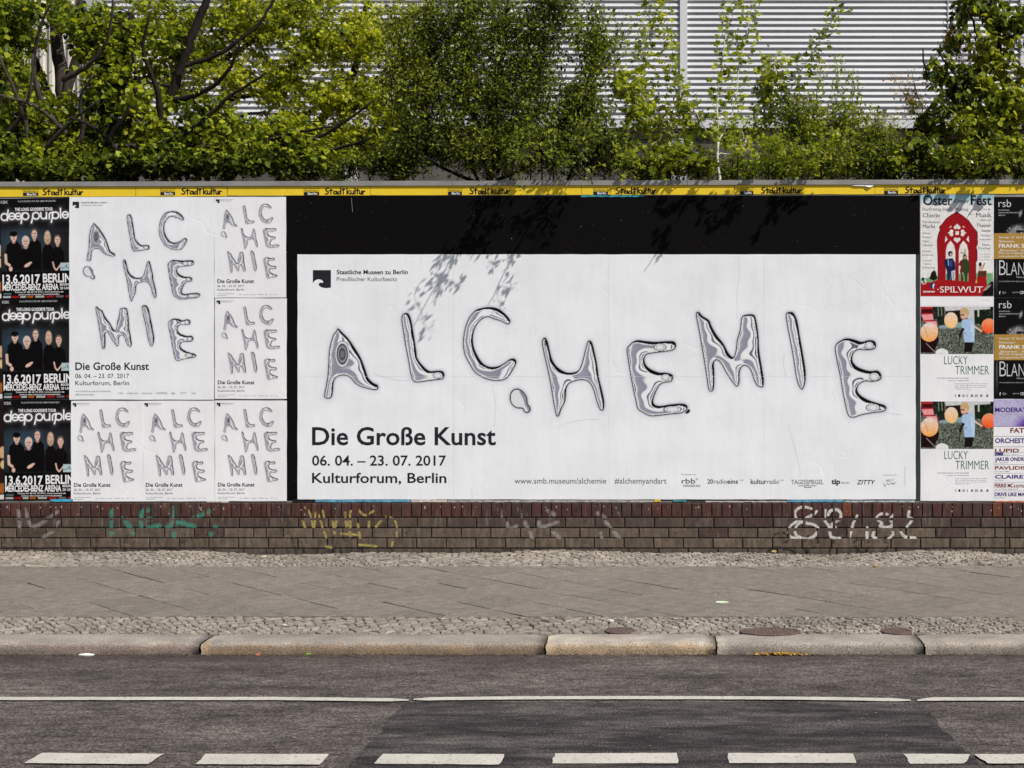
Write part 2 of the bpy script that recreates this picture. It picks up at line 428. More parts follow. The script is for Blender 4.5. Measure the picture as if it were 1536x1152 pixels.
def chrome(key, bbox=None, step=0.75):
    base = smooth_poly(GL[key], 4)
    x0, y0 = base.min(0); x1, y1 = base.max(0)
    if bbox:
        u = (base - [x0, y0]) / [x1 - x0, y1 - y0]
        poly = u * [bbox[2] - bbox[0], bbox[3] - bbox[1]] + [bbox[0], bbox[1]]
        k = (bbox[3] - bbox[1]) / (y1 - y0)
    else: poly, k = base, 1.0
    # shade at the large size so every copy prints the same picture
    fs = 0.75 if k > 0.9 else 0.9
    pad = 7
    cf = Canvas(x0 - pad, y0 - pad, x1 + pad, y1 + pad, fs)
    d = sdf(base, cf.GX, cf.GY)
    inside = d < 0
    phi = np.zeros_like(d)
    for it in range(420):
        n = 0.25 * (np.roll(phi, 1, 0) + np.roll(phi, -1, 0) + np.roll(phi, 1, 1) + np.roll(phi, -1, 1) + 2 * fs * fs)
        phi = np.where(inside, n, 0)
    phi = np.maximum(phi, 0)
    R = 22.0
    h = np.sqrt(phi)
    h = h / (1 + (h / R) ** 2) ** 0.35           # flattened in the wide parts
    gy, gx = np.gradient(h, fs)
    nz = 1 / np.sqrt(1 + gx * gx + gy * gy)
    nx, ny = -gx * nz, gy * nz                   # ny positive at the top
    wob = 0.16 * (vnoise(d.shape, (9, 6), len(key) * 7 + ord(key[0])) - .5) + 0.08 * np.sin(cf.GY * 0.11 + cf.GX * 0.05) + 0.05 * np.sin(cf.GY * 0.31)
    t = np.clip(nx * 0.98 + wob * (1 - nx * nx) + 0.12 * ny, -1, 1)
    px_, pv = zip(*_pal)
    v = np.interp(t, px_, pv)
    w = np.clip((np.abs(ny) - np.abs(nx) * 0.55 - 0.42) / 0.16, 0, 1)
    py_ = [(-1, .03), (-.93, .05), (-.88, .95), (-.6, .93), (-.52, .62), (0, .66), (.45, .97), (.58, .75), (.62, .04), (.86, .03), (.89, .8), (.93, .06), (1, .02)]
    a, b = zip(*py_)
    v2 = np.interp(ny, a, b)
    v = v * (1 - w) + v2 * w
    dgy, dgx = np.gradient(d, fs); dl_ = np.hypot(dgx, dgy) + 1e-6
    side_ = (dgx * .62 - dgy * .78) / dl_                 # towards the upper right
    thick = 1.1 + 3.0 * np.clip(side_, 0, 1) ** 1.5 * (0.55 + .9 * vnoise(d.shape, (8, 6), 5 + ord(key[0])))
    wide = np.clip(np.sqrt(phi + 4) / 5, .5, 1)
    v = np.where(d > -thick, 0.04, np.where(d > -thick - 1.3, 0.96, v))
    if key == 'drop': v = np.where(d > -1.3, .12, np.where(t > .25, .62, .93))
    C = np.stack([v, v, np.minimum(1, v + np.where((v > .35) & (v < .8), 0.055, 0.0))], -1)
    if key == 'A':
        cx, cy = 460 + 258 / 4.8, 440 + 438 / 4.8
        e = np.sqrt(((cf.GX - cx) / 10.6) ** 2 + ((cf.GY - cy) / 19.5) ** 2)
        ev = np.interp(e, [0, .25, .34, .42, .5, .66, .72, .78, .84, .96, 1.0, 1.05], [.48, .5, .3, .28, .6, .55, .25, .3, .9, .95, .35, .8])
        m = (e < 1.05)
        C = np.where(m[..., None], np.stack([ev, ev, ev + .02], -1), C)
    if key in ('E', 'E2', 'L'):
        blobs = {'E': [(740+1200/4.8, 440+388/4.8, 9.5, 6), (740+1240/4.8, 440+605/4.8, 6.5, 5.4), (740+1290/4.8, 440+835/4.8, 14, 5)],
                 'E2': [(1030+1313/4.8, 440+375/4.8, 7, 6), (1030+1350/4.8, 440+600/4.8, 8, 6.5), (1030+1340/4.8, 440+822/4.8, 11, 6)],
                 'L': [(460+945/4.8, 440+590/4.8, 7.5, 5)]}[key]
        for bx, by, rx, ry in blobs:
            e = np.sqrt(((cf.GX - bx) / rx) ** 2 + ((cf.GY - by) / ry) ** 2)
            ev = np.interp(e, [0, .55, .62, .70, .84, .92, 1.0], [.97, .94, .55, .97, .95, .10, .12])
            C = np.where(((e < 1) & (d < -1.2))[..., None], ev[..., None], C)
    soft = np.exp(-np.maximum(d, 0) / 1.9) * 0.26
    out = 1 - soft
    C = np.where((d > 0)[..., None], np.stack([out, out, np.minimum(1, out + .015)], -1), C)
    aa = np.clip(0.5 - (d - 0.2) / 1.2, 0, 1)[..., None] * np.clip(1 - np.abs(d) / 1.5, 0, 1)[..., None]
    C = C * (1 - aa * .8) + 0.04 * aa * .8
    if not bbox:
        cf.C = C; cf.d = d
        return cf, (d < 6.0)
    # resample (box filter) to the small size
    bx0, by0, bx1, by1 = bbox
    p2 = pad * k
    cv = Canvas(bx0 - p2, by0 - p2, bx1 + p2, by1 + p2, step)
    ux = (cv.xs - bx0) / (bx1 - bx0) * (x1 - x0) + x0; uy = (cv.ys - by0) / (by1 - by0) * (y1 - y0) + y0
    r = max(1, int(round(step / k / fs / 2)))
    acc = 0
    offs = range(-r + 1, r + 1) if r > 1 else (0, 1)
    for oy in offs:
        for ox in offs:
            iy = np.clip(((uy - cf.ys[0]) / fs).astype(int) + oy, 0, cf.H - 1); ix = np.clip(((ux - cf.xs[0]) / fs).astype(int) + ox, 0, cf.W - 1)
            acc = acc + C[iy][:, ix]
    cv.C = acc / len(list(offs)) ** 2
    iy = np.clip(((uy - cf.ys[0]) / fs).astype(int), 0, cf.H - 1); ix = np.clip(((ux - cf.xs[0]) / fs).astype(int), 0, cf.W - 1)
    return cv, (d[iy][:, ix] < 6.0)

def rebase(e):
    for ch in e.children: ch.location = Vector(ch.location) - Vector(e.location)

#=================================================================== GROUND
def asphalt(name, dark, light, lo=0.36, hi=0.66, sx=0.35, sc=3.2):
    n = NT(name, 0.85, 0.25)
    big = n.noise(sc, 6, (sx, 1.0, 1), 0.68, 0.3)
    c = n.ramp(big, [(lo, dark), (hi, light)])
    grit = n.ramp(n.noise(95, 2, (1, 1, 1)), [(0.34, 0.42), (0.5, 0.92), (0.66, 1.85)])
    c = n.mix(1.0, c, grit, 'MULTIPLY')
    mid = n.ramp(n.noise(20, 5, (0.45, 1.3, 1), .65), [(0.32, 0.50), (0.5, 1.0), (0.7, 1.40)])
    c = n.mix(1.0, c, mid, 'MULTIPLY')
    v = n.n.new('ShaderNodeTexVoronoi'); v.inputs['Scale'].default_value = 60
    n.L(n.pos(), v.inputs['Vector'])
    chip = n.ramp(v.outputs['Color'], [(0.86, 0.0), (0.9, 1.0)])
    near = n.ramp(v.outputs['Distance'], [(0.18, 1.0), (0.3, 0.0)])
    c = n.mix(n.math('MULTIPLY', chip, near), c, (0.27, 0.25, 0.22))
    geo = n.n.new('ShaderNodeNewGeometry'); sp = n.n.new('ShaderNodeSeparateXYZ'); n.L(geo.outputs['Position'], sp.inputs[0])
    yy = n.math('ADD', sp.outputs['Y'], n.math('MULTIPLY', n.math('SUBTRACT', n.noise(4, 4, (.5, 1, 1)), .5), .5))
    gr = n.n.new('ShaderNodeMapRange'); gr.inputs['From Min'].default_value = -3.84; gr.inputs['From Max'].default_value = -3.50; n.L(yy, gr.inputs['Value'])
    c = n.mix(n.math('MULTIPLY', gr.outputs[0], .55), c, (.035, .026, .021))      # dirt gathered along the gutter
    n.color(c)
    b = n.bump(n.noise(110, 3), 0.55, 0.004)
    n.bump(n.noise(14, 3), 0.25, 0.006, b)
    return n.m
M['asphalt'] = asphalt('asphalt', (0.043, 0.035, 0.032), (0.118, 0.101, 0.090), .34, .68)
M['asphalt_dark'] = asphalt('asphalt_dark_patch', (0.021, 0.0185, 0.019), (0.090, 0.079, 0.073), 0.40, 0.66, 0.20, 8.0)
n = NT('road_paint', 0.6, 0.3)
c = n.ramp(n.noise(48, 6, (1, 1, 1), 0.75), [(0.32, (0.13, 0.12, 0.105)), (0.44, (0.50, 0.475, 0.42))])
c = n.mix(1.0, c, n.ramp(n.noise(6, 4), [(0.3, 0.82), (0.7, 1.05)]), 'MULTIPLY')
n.color(c); n.bump(n.noise(70, 3), 0.4, 0.003); M['road_paint'] = n.m
n = NT('soil', 0.95, 0.1)
n.color(n.ramp(n.noise(9, 6), [(0.3, (0.03, 0.024, 0.016)), (0.7, (0.10, 0.08, 0.055))])); n.bump(n.noise(20, 5), 0.8, 0.03); M['soil'] = n.m
n = NT('joint_sand', 0.95, 0.1)
n.color(n.ramp(n.noise(7, 5, (0.6, 1, 1)), [(0.38, (0.030, 0.022, 0.014)), (0.55, (0.045, 0.042, 0.016)), (0.7, (0.06, 0.05, 0.032))])); n.bump(n.noise(80, 3), 0.6, 0.004); M['joint_sand'] = n.m
def stone_mat(name, a, b, sp=0.55, bumps=0.5, per=True, scale=240):
    n = NT(name, 0.85, 0.25)
    c = n.ramp(n.noise(12, 5), [(0.3, a), (0.7, b)])
    g = n.ramp(n.noise(scale, 2), [(0.36, 1 - sp * 0.8), (0.5, 1.0), (0.64, 1 + sp * 0.5)])
    c = n.mix(1.0, c, g, 'MULTIPLY')
    if per:
        at_ = n.n.new('ShaderNodeObjectInfo').outputs['Random']
        c = n.mix(1.0, c, n.ramp(at_, [(0.0, 0.90), (1.0, 1.06)]), 'MULTIPLY')
    n.color(c); b_ = n.bump(n.noise(150, 3), bumps, 0.004); n.bump(n.noise(13, 4, (0.5, 1.6, 1)), 0.6, 0.012, b_)
    return n
n = stone_mat('paving_slab_concrete', (0.148, 0.127, 0.108), (0.212, 0.187, 0.160), 0.6, 0.9, True, 120)
M['slab'] = n.m
n = NT('cobble_stone', 0.85, 0.25)
a_ = n.n.new('ShaderNodeAttribute'); a_.attribute_name = 'tint'
c = n.ramp(a_.outputs['Fac'], [(0.0, (0.17, 0.145, 0.12)), (0.5, (0.26, 0.228, 0.19)), (1.0, (0.36, 0.325, 0.28))])
c = n.mix(1.0, c, n.ramp(n.noise(130, 3), [(0.3, 0.62), (0.7, 1.2)]), 'MULTIPLY')
dirt = n.ramp(n.noise(1.1, 4, (0.8, 1.5, 1)), [(0.42, 0.78), (0.6, 1.0)])
c = n.mix(1.0, c, dirt, 'MULTIPLY'); n.color(c); n.bump(n.noise(90, 3), 0.5, 0.005); M['cobble'] = n.m

def sheet(name, x0, x1, y0, y1, z, mat, label, cat, kind='structure'):
    mb = MB(); mb.add([(x0, y0, z), (x1, y0, z), (x1, y1, z), (x0, y1, z)], [(0, 1, 2, 3)])
    return tag(mb.build(name, mat), label, cat, None, kind)
ROADZ = -0.068
KY0, KY1 = -3.50, -3.24     # kerb front and back
LC1 = -2.72                 # lower cobbles from KY1 to LC1
UC0 = -0.70                 # upper cobbles from UC0 to the wall
sheet('ground', -150, 150, -150, 150, -0.16, M['soil'], 'dark bare ground stretching away under and behind everything', 'ground')
sheet('road', -60, 60, -16, KY0, ROADZ, M['asphalt'], 'grey brown asphalt road along the kerb', 'road')
sheet('pavement_bed', -60, 60, KY0 + 0.02, -0.0, -0.014, M['joint_sand'], 'sand bed showing in the joints of the pavement stones', 'ground')
sheet('yard_ground', -60, 60, 0.0, 5.9, 0.35, M['soil'], 'dark planted soil of the yard behind the wall', 'ground')

# dark newer asphalt patch in the bike lane
pts = [(609,1053),(598,1066),(587,1077),(576,1096),(562,1110),(548,1122),(532,1138),(515,1156),(480,1190),(440,1240),(1560,1240),(1520,1190),(1482,1156),(1462,1138),(1440,1118),(1426,1104),(1410,1092),(1400,1075),(1390,1064),(1378,1053)]
P = []
for i, (a, b) in enumerate(pts):
    a2, b2 = pts[(i + 1) % len(pts)]
    m = 3 if i < len(pts) - 1 and a2 - a < 400 else 1
    for k in range(m):
        q = gp(a + (a2 - a) * k / m, b + (b2 - b) * k / m, ROADZ + 0.004)
        P.append((q[0] + (rnd.uniform(-.012, .012) if m > 1 else 0), q[1], q[2]))
tag(link('asphalt_patch', npmesh('asphalt_patch', P, [tuple(range(len(P)))][::-1], M['asphalt_dark'])), 'darker worn asphalt patch in the middle of the road lane', 'road', None, 'structure')

def strip_line(x0, x1, yfun, w, name, label):
    V, Fs = [], []; N = max(8, int((x1 - x0) / 12))
    for i in range(N + 1):
        px = x0 + (x1 - x0) * i / N
        taper = min(1, 0.35 + 0.65 * min(i, N - i) / 2.0)
        q = gp(px, yfun(px), ROADZ + 0.008)
        for sgn in (-1, 1):
            V.append((q[0], q[1] + sgn * w / 2 * taper + rnd.uniform(-.002, .002), q[2]))
    for i in range(N): Fs.append((2 * i, 2 * i + 2, 2 * i + 3, 2 * i + 1))
    return tag(link(name, npmesh(name, V, Fs, M['road_paint'])), label, 'road marking', 'thin white line pieces along the road', 'structure')
strip_line(-120, 613, lambda p: 1047.6 + max(0, (p - 420)) * 0.012, 0.062, 'lane_line', 'thin white painted line on the asphalt at the left, ending at the dark patch')
strip_line(620, 1366, lambda p: 1046.3 + 3.6 * abs((p - 960) / 400) ** 2.6, 0.062, 'lane_line', 'long thin white painted line along the far edge of the dark asphalt patch')
strip_line(1376, 1680, lambda p: 1048.2 + 2.5 * math.exp(-(p - 1376) / 12), 0.066, 'lane_line', 'thin white painted line on the asphalt at the right')
dashes = [[(63,1129),(245,1130.4),(222,1146),(37,1144.5)], [(310,1130.5),(493,1131),(480,1146.5),(293,1146)],
          [(574,1130.5),(757,1131),(749,1146.7),(562,1145.4)], [(832.7,1130),(1016.3,1129),(1017,1144.5),(827,1145)],
          [(1092.3,1129.3),(1280,1130),(1284.7,1144.3),(1092.3,1144.3)], [(1354.7,1130.5),(1456,1131),(1446,1145),(1366,1145.5)],
          [(1462,1131),(1640,1131),(1660,1145),(1482,1145)]]
dl = ['first white dash on the road from the left, long and slanted', 'second white road dash from the left', 'third white road dash, at the left edge of the dark patch',
      'fourth white road dash, on the dark patch below the drop shaped letter', 'fifth white road dash, on the dark patch with nearly square ends', 'short white road dash with a worn right end', 'white road dash cut off by the right edge of the picture']
for q, lb in zip(dashes, dl):
    P = []
    for i in range(4):
        a, b = q[i], q[(i + 1) % 4]
        m = 14 if abs(a[0] - b[0]) > 60 else 4
        for k in range(m):
            u = gp(a[0] + (b[0] - a[0]) * k / m, a[1] + (b[1] - a[1]) * k / m, ROADZ + 0.008)
            P.append((u[0] + rnd.uniform(-.004, .004), u[1] + rnd.uniform(-.0025, .0025), u[2]))
    tag(link('road_dash', npmesh('road_dash', P, [tuple(range(len(P)))[::-1]], M['road_paint'])), lb, 'road marking', 'white dashes painted along the road', 'structure')

# ---- paving slabs, laid at 45 degrees
def clip_band(poly, axis, lim, keep_less):
    out = []
    for i in range(len(poly)):
        a, b = poly[i], poly[(i + 1) % len(poly)]
        ia = (a[axis] <= lim) if keep_less else (a[axis] >= lim)
        ib = (b[axis] <= lim) if keep_less else (b[axis] >= lim)
        if ia: out.append(a)
        if ia != ib:
            t = (lim - a[axis]) / (b[axis] - a[axis]); out.append((a[0] + (b[0] - a[0]) * t, a[1] + (b[1] - a[1]) * t))
    return out
pav = tag(empty('slab_pavement', (0, (LC1 + UC0) / 2, 0)), 'strip of pale square concrete slabs laid diagonally between two cobble strips', 'pavement', None, 'structure')
def prism(poly, h, gap, tilt):
    cx = sum(p[0] for p in poly) / len(poly); cy = sum(p[1] for p in poly) / len(poly)
    def sh(p, g):
        dx, dy = p[0] - cx, p[1] - cy; L = math.hypot(dx, dy); k = max(0.1, (L - g) / L); return (cx + dx * k, cy + dy * k)
    n = len(poly)
    a = [sh(p, gap) for p in poly]; b = [sh(p, gap + 0.002) for p in poly]
    zt = lambda p: h + tilt[0] * (p[0] - cx) + tilt[1] * (p[1] - cy)
    V = [(x, y, -0.03) for x, y in a] + [(x, y, zt((x, y)) - 0.002) for x, y in a] + [(x, y, zt((x, y))) for x, y in b]
    Fs = [tuple(range(2 * n, 3 * n))]
    for i in range(n):
        j = (i + 1) % n
        Fs += [(i, j, n + j, n + i), (n + i, n + j, 2 * n + j, 2 * n + i)]
    return V, Fs
side = 0.353; c45 = math.sqrt(0.5)
for i in range(-40, 41):
    for j in range(-40, 41):
        cx = (i + j) * side * c45 + 0.11; cy = (j - i) * side * c45 - 1.71
        if abs(cx) > 6.2 or cy > UC0 + 0.3 or cy < LC1 - 0.3: continue
        h = side / 2
        poly = [(cx + u * c45 * side, cy + v * c45 * side) for u, v in ((-1, 0), (0, -1), (1, 0), (0, 1))]
        poly = [(p[0] + rnd.uniform(-.0015, .0015), p[1] + rnd.uniform(-.0015, .0015)) for p in poly]
        poly = clip_band(poly, 1, UC0, True)
        if len(poly) > 2: poly = clip_band(poly, 1, LC1, False)
        if len(poly) < 3: continue
        ar = 0.5 * abs(sum(poly[k][0] * poly[(k + 1) % len(poly)][1] - poly[(k + 1) % len(poly)][0] * poly[k][1] for k in range(len(poly))))
        if ar < 0.004: continue
        V, Fs = prism(poly, rnd.uniform(-0.0015, 0.003), 0.0034 if rnd.random() < .4 else 0.0018, (rnd.uniform(-.008, .008), rnd.uniform(-.010, .010)))
        link('paving_slab', npmesh('paving_slab', V, Fs, M['slab']), pav)

rebase(pav)
# ---- small mosaic cobbles
def cobbles(name, y0, y1, size, label, hump=None, seed=1, ang=0.6):
    r = np.random.default_rng(seed)
    V, Fs, T = [], [], []
    ni = int(13.6 / size) + 30; nj = int((y1 - y0) / size * 2.2) + 60
    ca, sa = math.cos(ang), math.sin(ang)
    G = {}
    def node(i, j):
        if (i, j) not in G:
            u = (i + 0.5 * (j % 2) + r.uniform(-.2, .2)) * size; v = (j + r.uniform(-.2, .2)) * size
            x = u * ca - v * sa; y = u * sa + v * ca
            y += 0.05 * math.sin(x * 1.9); x += 0.06 * math.sin(y * 5 + x * 1.3)
            G[(i, j)] = (x, y)
        return G[(i, j)]
    R = int(8.5 / size)
    for i in range(-R, R):
        for j in range(-R, R):
            u = i * size; v = j * size; x = u * ca - v * sa; y = u * sa + v * ca
            ym = (y0 + y1) / 2
            if abs(x) > 6.6 or abs(y) > (y1 - y0) / 2 + 0.15: continue
            q = [node(i, j), node(i + 1, j), node(i + 1, j + 1), node(i, j + 1)]
            q = [(a, b + ym) for a, b in q]
            q = clip_band(clip_band(q, 1, y1, True), 1, y0, False) if True else q
            if len(q) < 3: continue
            cx = sum(p[0] for p in q) / len(q); cy = sum(p[1] for p in q) / len(q)
            ar = 0.5 * abs(sum(q[k][0] * q[(k + 1) % len(q)][1] - q[(k + 1) % len(q)][0] * q[k][1] for k in range(len(q))))
            if ar < size * size * 0.15 or abs(cx) > 6.3: continue
            hz = (hump(cx, cy) if hump else 0) + r.uniform(-.004, .004)
            tx, ty = r.uniform(-.12, .12, 2)
            b = len(V); n = len(q)
            for g, dz in ((0.87, -0.02), (0.83, -0.006), (0.58, 0.0)):
                for p in q:
                    dx, dy = (p[0] - cx) * g, (p[1] - cy) * g
                    V.append((cx + dx, cy + dy, hz + dz + tx * dx + ty * dy))
            Fs.append(tuple(range(b + 2 * n, b + 3 * n)))
            for a in range(n):
                c_ = (a + 1) % n
                Fs.append((b + a, b + c_, b + n + c_, b + n + a)); Fs.append((b + n + a, b + n + c_, b + 2 * n + c_, b + 2 * n + a))
            T += [float(np.clip(r.normal(.5, .22), 0, 1))] * (3 * n)
    me = npmesh(name, V, Fs, M['cobble'])
    at_ = me.attributes.new('tint', 'FLOAT', 'POINT'); at_.data.foreach_set('value', np.array(T, np.float32))
    return tag(link(name, me), label, 'cobbles', None, 'stuff')
def hump(x, y):
    base = 0.012 + 0.012 * math.sin(x * 1.7 + 1) + 0.008 * math.sin(x * 4.1)
    for c, w, d in ((X(400), .16, .020), (X(1515), .2, .020), (X(752), .08, .010)):
        base -= d * math.exp(-((x - c) / w) ** 2)
    base = max(base, -0.009)
    return base * math.exp(-((y + 0.05) / 0.35) ** 2) if y < 0 else base
cobbles('wall_cobbles', UC0, -0.004, 0.058, 'narrow strip of small pale cobbles along the foot of the brick wall', hump, 3, 0.75)
cobbles('kerb_cobbles', KY1 + 0.004, LC1 - 0.002, 0.053, 'strip of small mossy cobbles between the kerb stones and the slabs', None, 5, 0.5)

# ---- kerb stones
def kerb_mat(name, face, top):
    n = NT(name, 0.85, 0.3)
    geo = n.n.new('ShaderNodeNewGeometry'); sp = n.n.new('ShaderNodeSeparateXYZ'); n.L(geo.outputs['Position'], sp.inputs[0])
    zf = n.math('MULTIPLY_ADD', sp.outputs['Z'], 1.0)
    mr = n.n.new('ShaderNodeMapRange'); mr.inputs['From Min'].default_value = -0.022; mr.inputs['From Max'].default_value = -0.004
    zz = n.math('ADD', sp.outputs['Z'], n.math('MULTIPLY', n.math('SUBTRACT', n.noise(9, 4), 0.5), 0.05))
    n.L(zz, mr.inputs['Value'])
    c = n.mix(mr.outputs[0], face, top)
    stain = n.ramp(n.noise(5, 5, (0.7, 1, 1.5)), [(0.38, 0.0), (0.6, 1.0)])
    c = n.mix(n.math('MULTIPLY', stain, 0.45), c, (0.13, 0.115, 0.10))
    g = n.ramp(n.noise(170, 2), [(0.36, 0.5), (0.5, 1.0), (0.66, 1.45)])
    c = n.mix(1.0, c, g, 'MULTIPLY')
    n.color(c); b_ = n.bump(n.noise(120, 3), 0.6, 0.004); n.bump(n.noise(18, 4), 0.5, 0.01, b_)
    return n.m
kerb = tag(empty('kerb', (0, KY0, ROADZ)), 'granite kerb of long worn stones between the cobbles and the road', 'kerb', None, 'structure')
kspec = [(-1400, -640, (.27,.21,.17), (.30,.27,.24), None), (-640, -150, (.25,.20,.17), (.30,.27,.24), None), (-150, 297, (.26,.20,.165), (.33,.29,.25), 'pinkish grey kerb stone'), (297, 817, (.29,.20,.125), (.31,.275,.235), 'kerb stone with rusty orange face'),
         (817, 1075, (.40,.29,.18), (.42,.37,.31), 'short pale yellowish kerb stone'), (1075, 1388, (.27,.235,.195), (.33,.295,.25), 'grey speckled kerb stone'), (1388, 1800, (.265,.23,.19), (.33,.29,.245), 'grey kerb stone at the right'), (1800, 2600, (.24,.22,.195), (.31,.28,.25), None)]
for i, (a, b, fc, tc, lb) in enumerate(kspec):
    xa = gp(a, 966)[0] + 0.006; xb = gp(b, 966)[0] - 0.006
    prof = [(KY0 + 0.012, -0.15), (KY0 + 0.004, -0.07), (KY0, -0.045), (KY0 + 0.002, -0.024), (KY0 + 0.008, -0.011), (KY0 + 0.018, -0.004), (KY0 + 0.034, -0.001), (KY0 + 0.12, 0.001), (KY1 - 0.012, 0.0), (KY1 - 0.002, -0.006), (KY1, -0.1)]
    N = max(6, int((xb - xa) / 0.07)); V = []
    for k in range(N + 1):
        x = xa + (xb - xa) * k / N
        e = 0.010 if k in (0, N) else 0.0
        for m, (y, z) in enumerate(prof):
            jy = rnd.uniform(-.0022, .0022); jz = rnd.uniform(-.0015, .0015)
            cy, cz = (KY0 + KY1) / 2, -0.05
            V.append((x + rnd.uniform(-.004, .004) * (e > 0), y + jy + (cy - y) * e * 2.5, z + jz - (e if z > -0.02 else 0)))
    m = len(prof); Fs = []
    for k in range(N):
        for q in range(m - 1):
            Fs.append((k * m + q, (k + 1) * m + q, (k + 1) * m + q + 1, k * m + q + 1))
    Fs.append(tuple(range(m))[::-1]); Fs.append(tuple(N * m + q for q in range(m)))
    o = link('kerb_stone', npmesh('kerb_stone', V, Fs, kerb_mat('kerb_granite_' + ['a','b','c','d','e','f','g','h'][i], fc, tc), True), kerb)
    if lb: o['label'] = lb

rebase(kerb)
# ---- covers
n = NT('rusty_iron', 0.7, 0.4, 0.3)
n.color(n.ramp(n.noise(40, 4), [(0.3, (0.075, 0.048, 0.042)), (0.7, (0.15, 0.10, 0.085))])); n.bump(n.noise(70, 2), 0.5, 0.004); M['iron'] = n.m
def cover(px0, px1, py, ratio, label):
    a = gp(px0, py); b = gp(px1, py); rx = (b[0] - a[0]) / 2; ry = rx * ratio; cx, cy = (a[0] + b[0]) / 2, a[1]
    t = tag(empty('valve_cover', (cx, cy, 0)), label, 'metal cover', 'iron covers set in the lower cobbles')
    N = 32
    V, Fs = [], []
    for r_, z in ((1.0, -0.02), (1.0, 0.007), (0.97, 0.009), (0.88, 0.009), (0.86, 0.004)):
        for k in range(N): V.append((rx * r_ * math.cos(2*math.pi*k/N), ry * r_ * math.sin(2*math.pi*k/N), z))
    for q in range(4):
        for k in range(N): Fs.append((q*N+k, q*N+(k+1)%N, (q+1)*N+(k+1)%N, (q+1)*N+k))
    link('rim', npmesh('rim', V, Fs, M['iron']), t)
    V, Fs = [], []
    for r_, z in ((0.855, 0.0), (0.855, 0.006), (0.83, 0.008)):
        for k in range(N): V.append((rx * r_ * math.cos(2*math.pi*k/N), ry * r_ * math.sin(2*math.pi*k/N), z))
    for q in range(2):
        for k in range(N): Fs.append((q*N+k, q*N+(k+1)%N, (q+1)*N+(k+1)%N, (q+1)*N+k))
    Fs.append(tuple(range(2*N, 3*N)))
    # raised studs
    g = 0.022
    for i in range(-12, 13):
        for j in range(-12, 13):
            x, y = i * g, j * g
            if (x / (rx * .74)) ** 2 + (y / (ry * .74)) ** 2 > 1: continue
            b0 = len(V); s_ = 0.0065
            V += [(x-s_,y-s_,.008),(x+s_,y-s_,.008),(x+s_,y+s_,.008),(x-s_,y+s_,.008),(x-s_*.7,y-s_*.7,.0115),(x+s_*.7,y-s_*.7,.0115),(x+s_*.7,y+s_*.7,.0115),(x-s_*.7,y+s_*.7,.0115)]
            Fs += [tuple(b0+q for q in f) for f in ((4,5,6,7),(0,1,5,4),(1,2,6,5),(2,3,7,6),(3,0,4,7))]
    link('lid', npmesh('lid', V, Fs, M['iron']), t)
cover(907, 952, 947.0, 1.0, 'small round rusty cover in the cobbles, left of the large oval one')
cover(1109, 1201, 948.5, 0.62, 'large oval rusty cover in the cobbles, near the grey kerb stone')
cover(1321, 1368, 948.0, 1.0, 'small round rusty cover in the cobbles, right of the large oval one')

# ---- litter
def scrap(name, px, py, w, d, z, col, label, cat, h=0.006, rot=0.0, group=None):
    q = gp(px, py, z); mb = MB(); n = 7
    pts = [(w / 2 * math.cos(2*math.pi*k/n) * rnd.uniform(.7, 1.1), d / 2 * math.sin(2*math.pi*k/n) * rnd.uniform(.7, 1.1)) for k in range(n)]
    V = [(a, b, rnd.uniform(0.001, h)) for a, b in pts] + [(0, 0, h * 1.3)] + [(a * .9, b * .9, 0) for a, b in pts]
    Fs = [(i, (i + 1) % n, n) for i in range(n)] + [(n + 1 + i, n + 1 + (i + 1) % n, (i + 1) % n, i) for i in range(n)]
    o = npmesh(name, V, Fs, flat('scrap_%02x%02x%02x' % tuple(int(c * 255) for c in col), col))
    o = link(name, o, None, q); o.rotation_euler.z = rot
    return tag(o, label, cat, group)
W_ = (0.75, 0.75, 0.74); OR = (0.35, 0.12, 0.03); YL = (0.42, 0.24, 0.05); GR = (0.18, 0.3, 0.05)
scrap('paper_litter', 130, 983.5, .13, .03, ROADZ, W_, 'white crumpled strip of paper in the gutter at the left', 'litter', .012)
scrap('paper_litter', 70, 981.5, .035, .02, ROADZ, W_, 'tiny white paper bit in the gutter left of the crumpled strip', 'litter', .008)
scrap('paper_litter', 1083, 904.5, .105, .035, 0.002, (.62, .72, .52), 'pale greenish leaf shaped scrap on the slabs right of the middle', 'litter', .01, -.1)
scrap('paper_litter', 916, 932, .045, .03, 0.004, W_, 'small white scrap on the lower cobbles above the left round cover', 'litter', .01)
scrap('fallen_leaf', 386, 983, .04, .02, ROADZ, (.45, .16, .10), 'reddish leaf in the gutter below the rusty kerb stone', 'leaf', .01)
scrap('fallen_leaf', 461, 982.5, .05, .02, ROADZ, GR, 'green leaf in the gutter below the rusty kerb stone', 'leaf', .01)
scrap('fallen_leaf', 427, 938.5, .05, .02, 0.004, (.55, .45, .35), 'pale dry leaf lying on the lower cobbles at the left', 'leaf', .01)
scrap('fallen_leaf', 1336, 979.5, .05, .03, ROADZ, OR, 'orange brown leaf against the grey kerb stone at the right', 'leaf', .014)
scrap('fallen_leaf', 1161, 828.5, .055, .03, 0.012, (.5, .33, .12), 'yellow brown leaf at the foot of the brick wall under the white graffiti', 'leaf', .014)
scrap('fallen_leaf', 396, 835.5, .05, .03, 0.004, (.5, .45, .3), 'yellowish leaf at the foot of the wall beside its left joint', 'leaf', .01)
scrap('fallen_leaf', 1313, 850, .03, .03, 0.004, YL, 'small yellow leaf on the upper cobbles at the right', 'leaf', .01)
mb = MB()
V, Fs = [], []
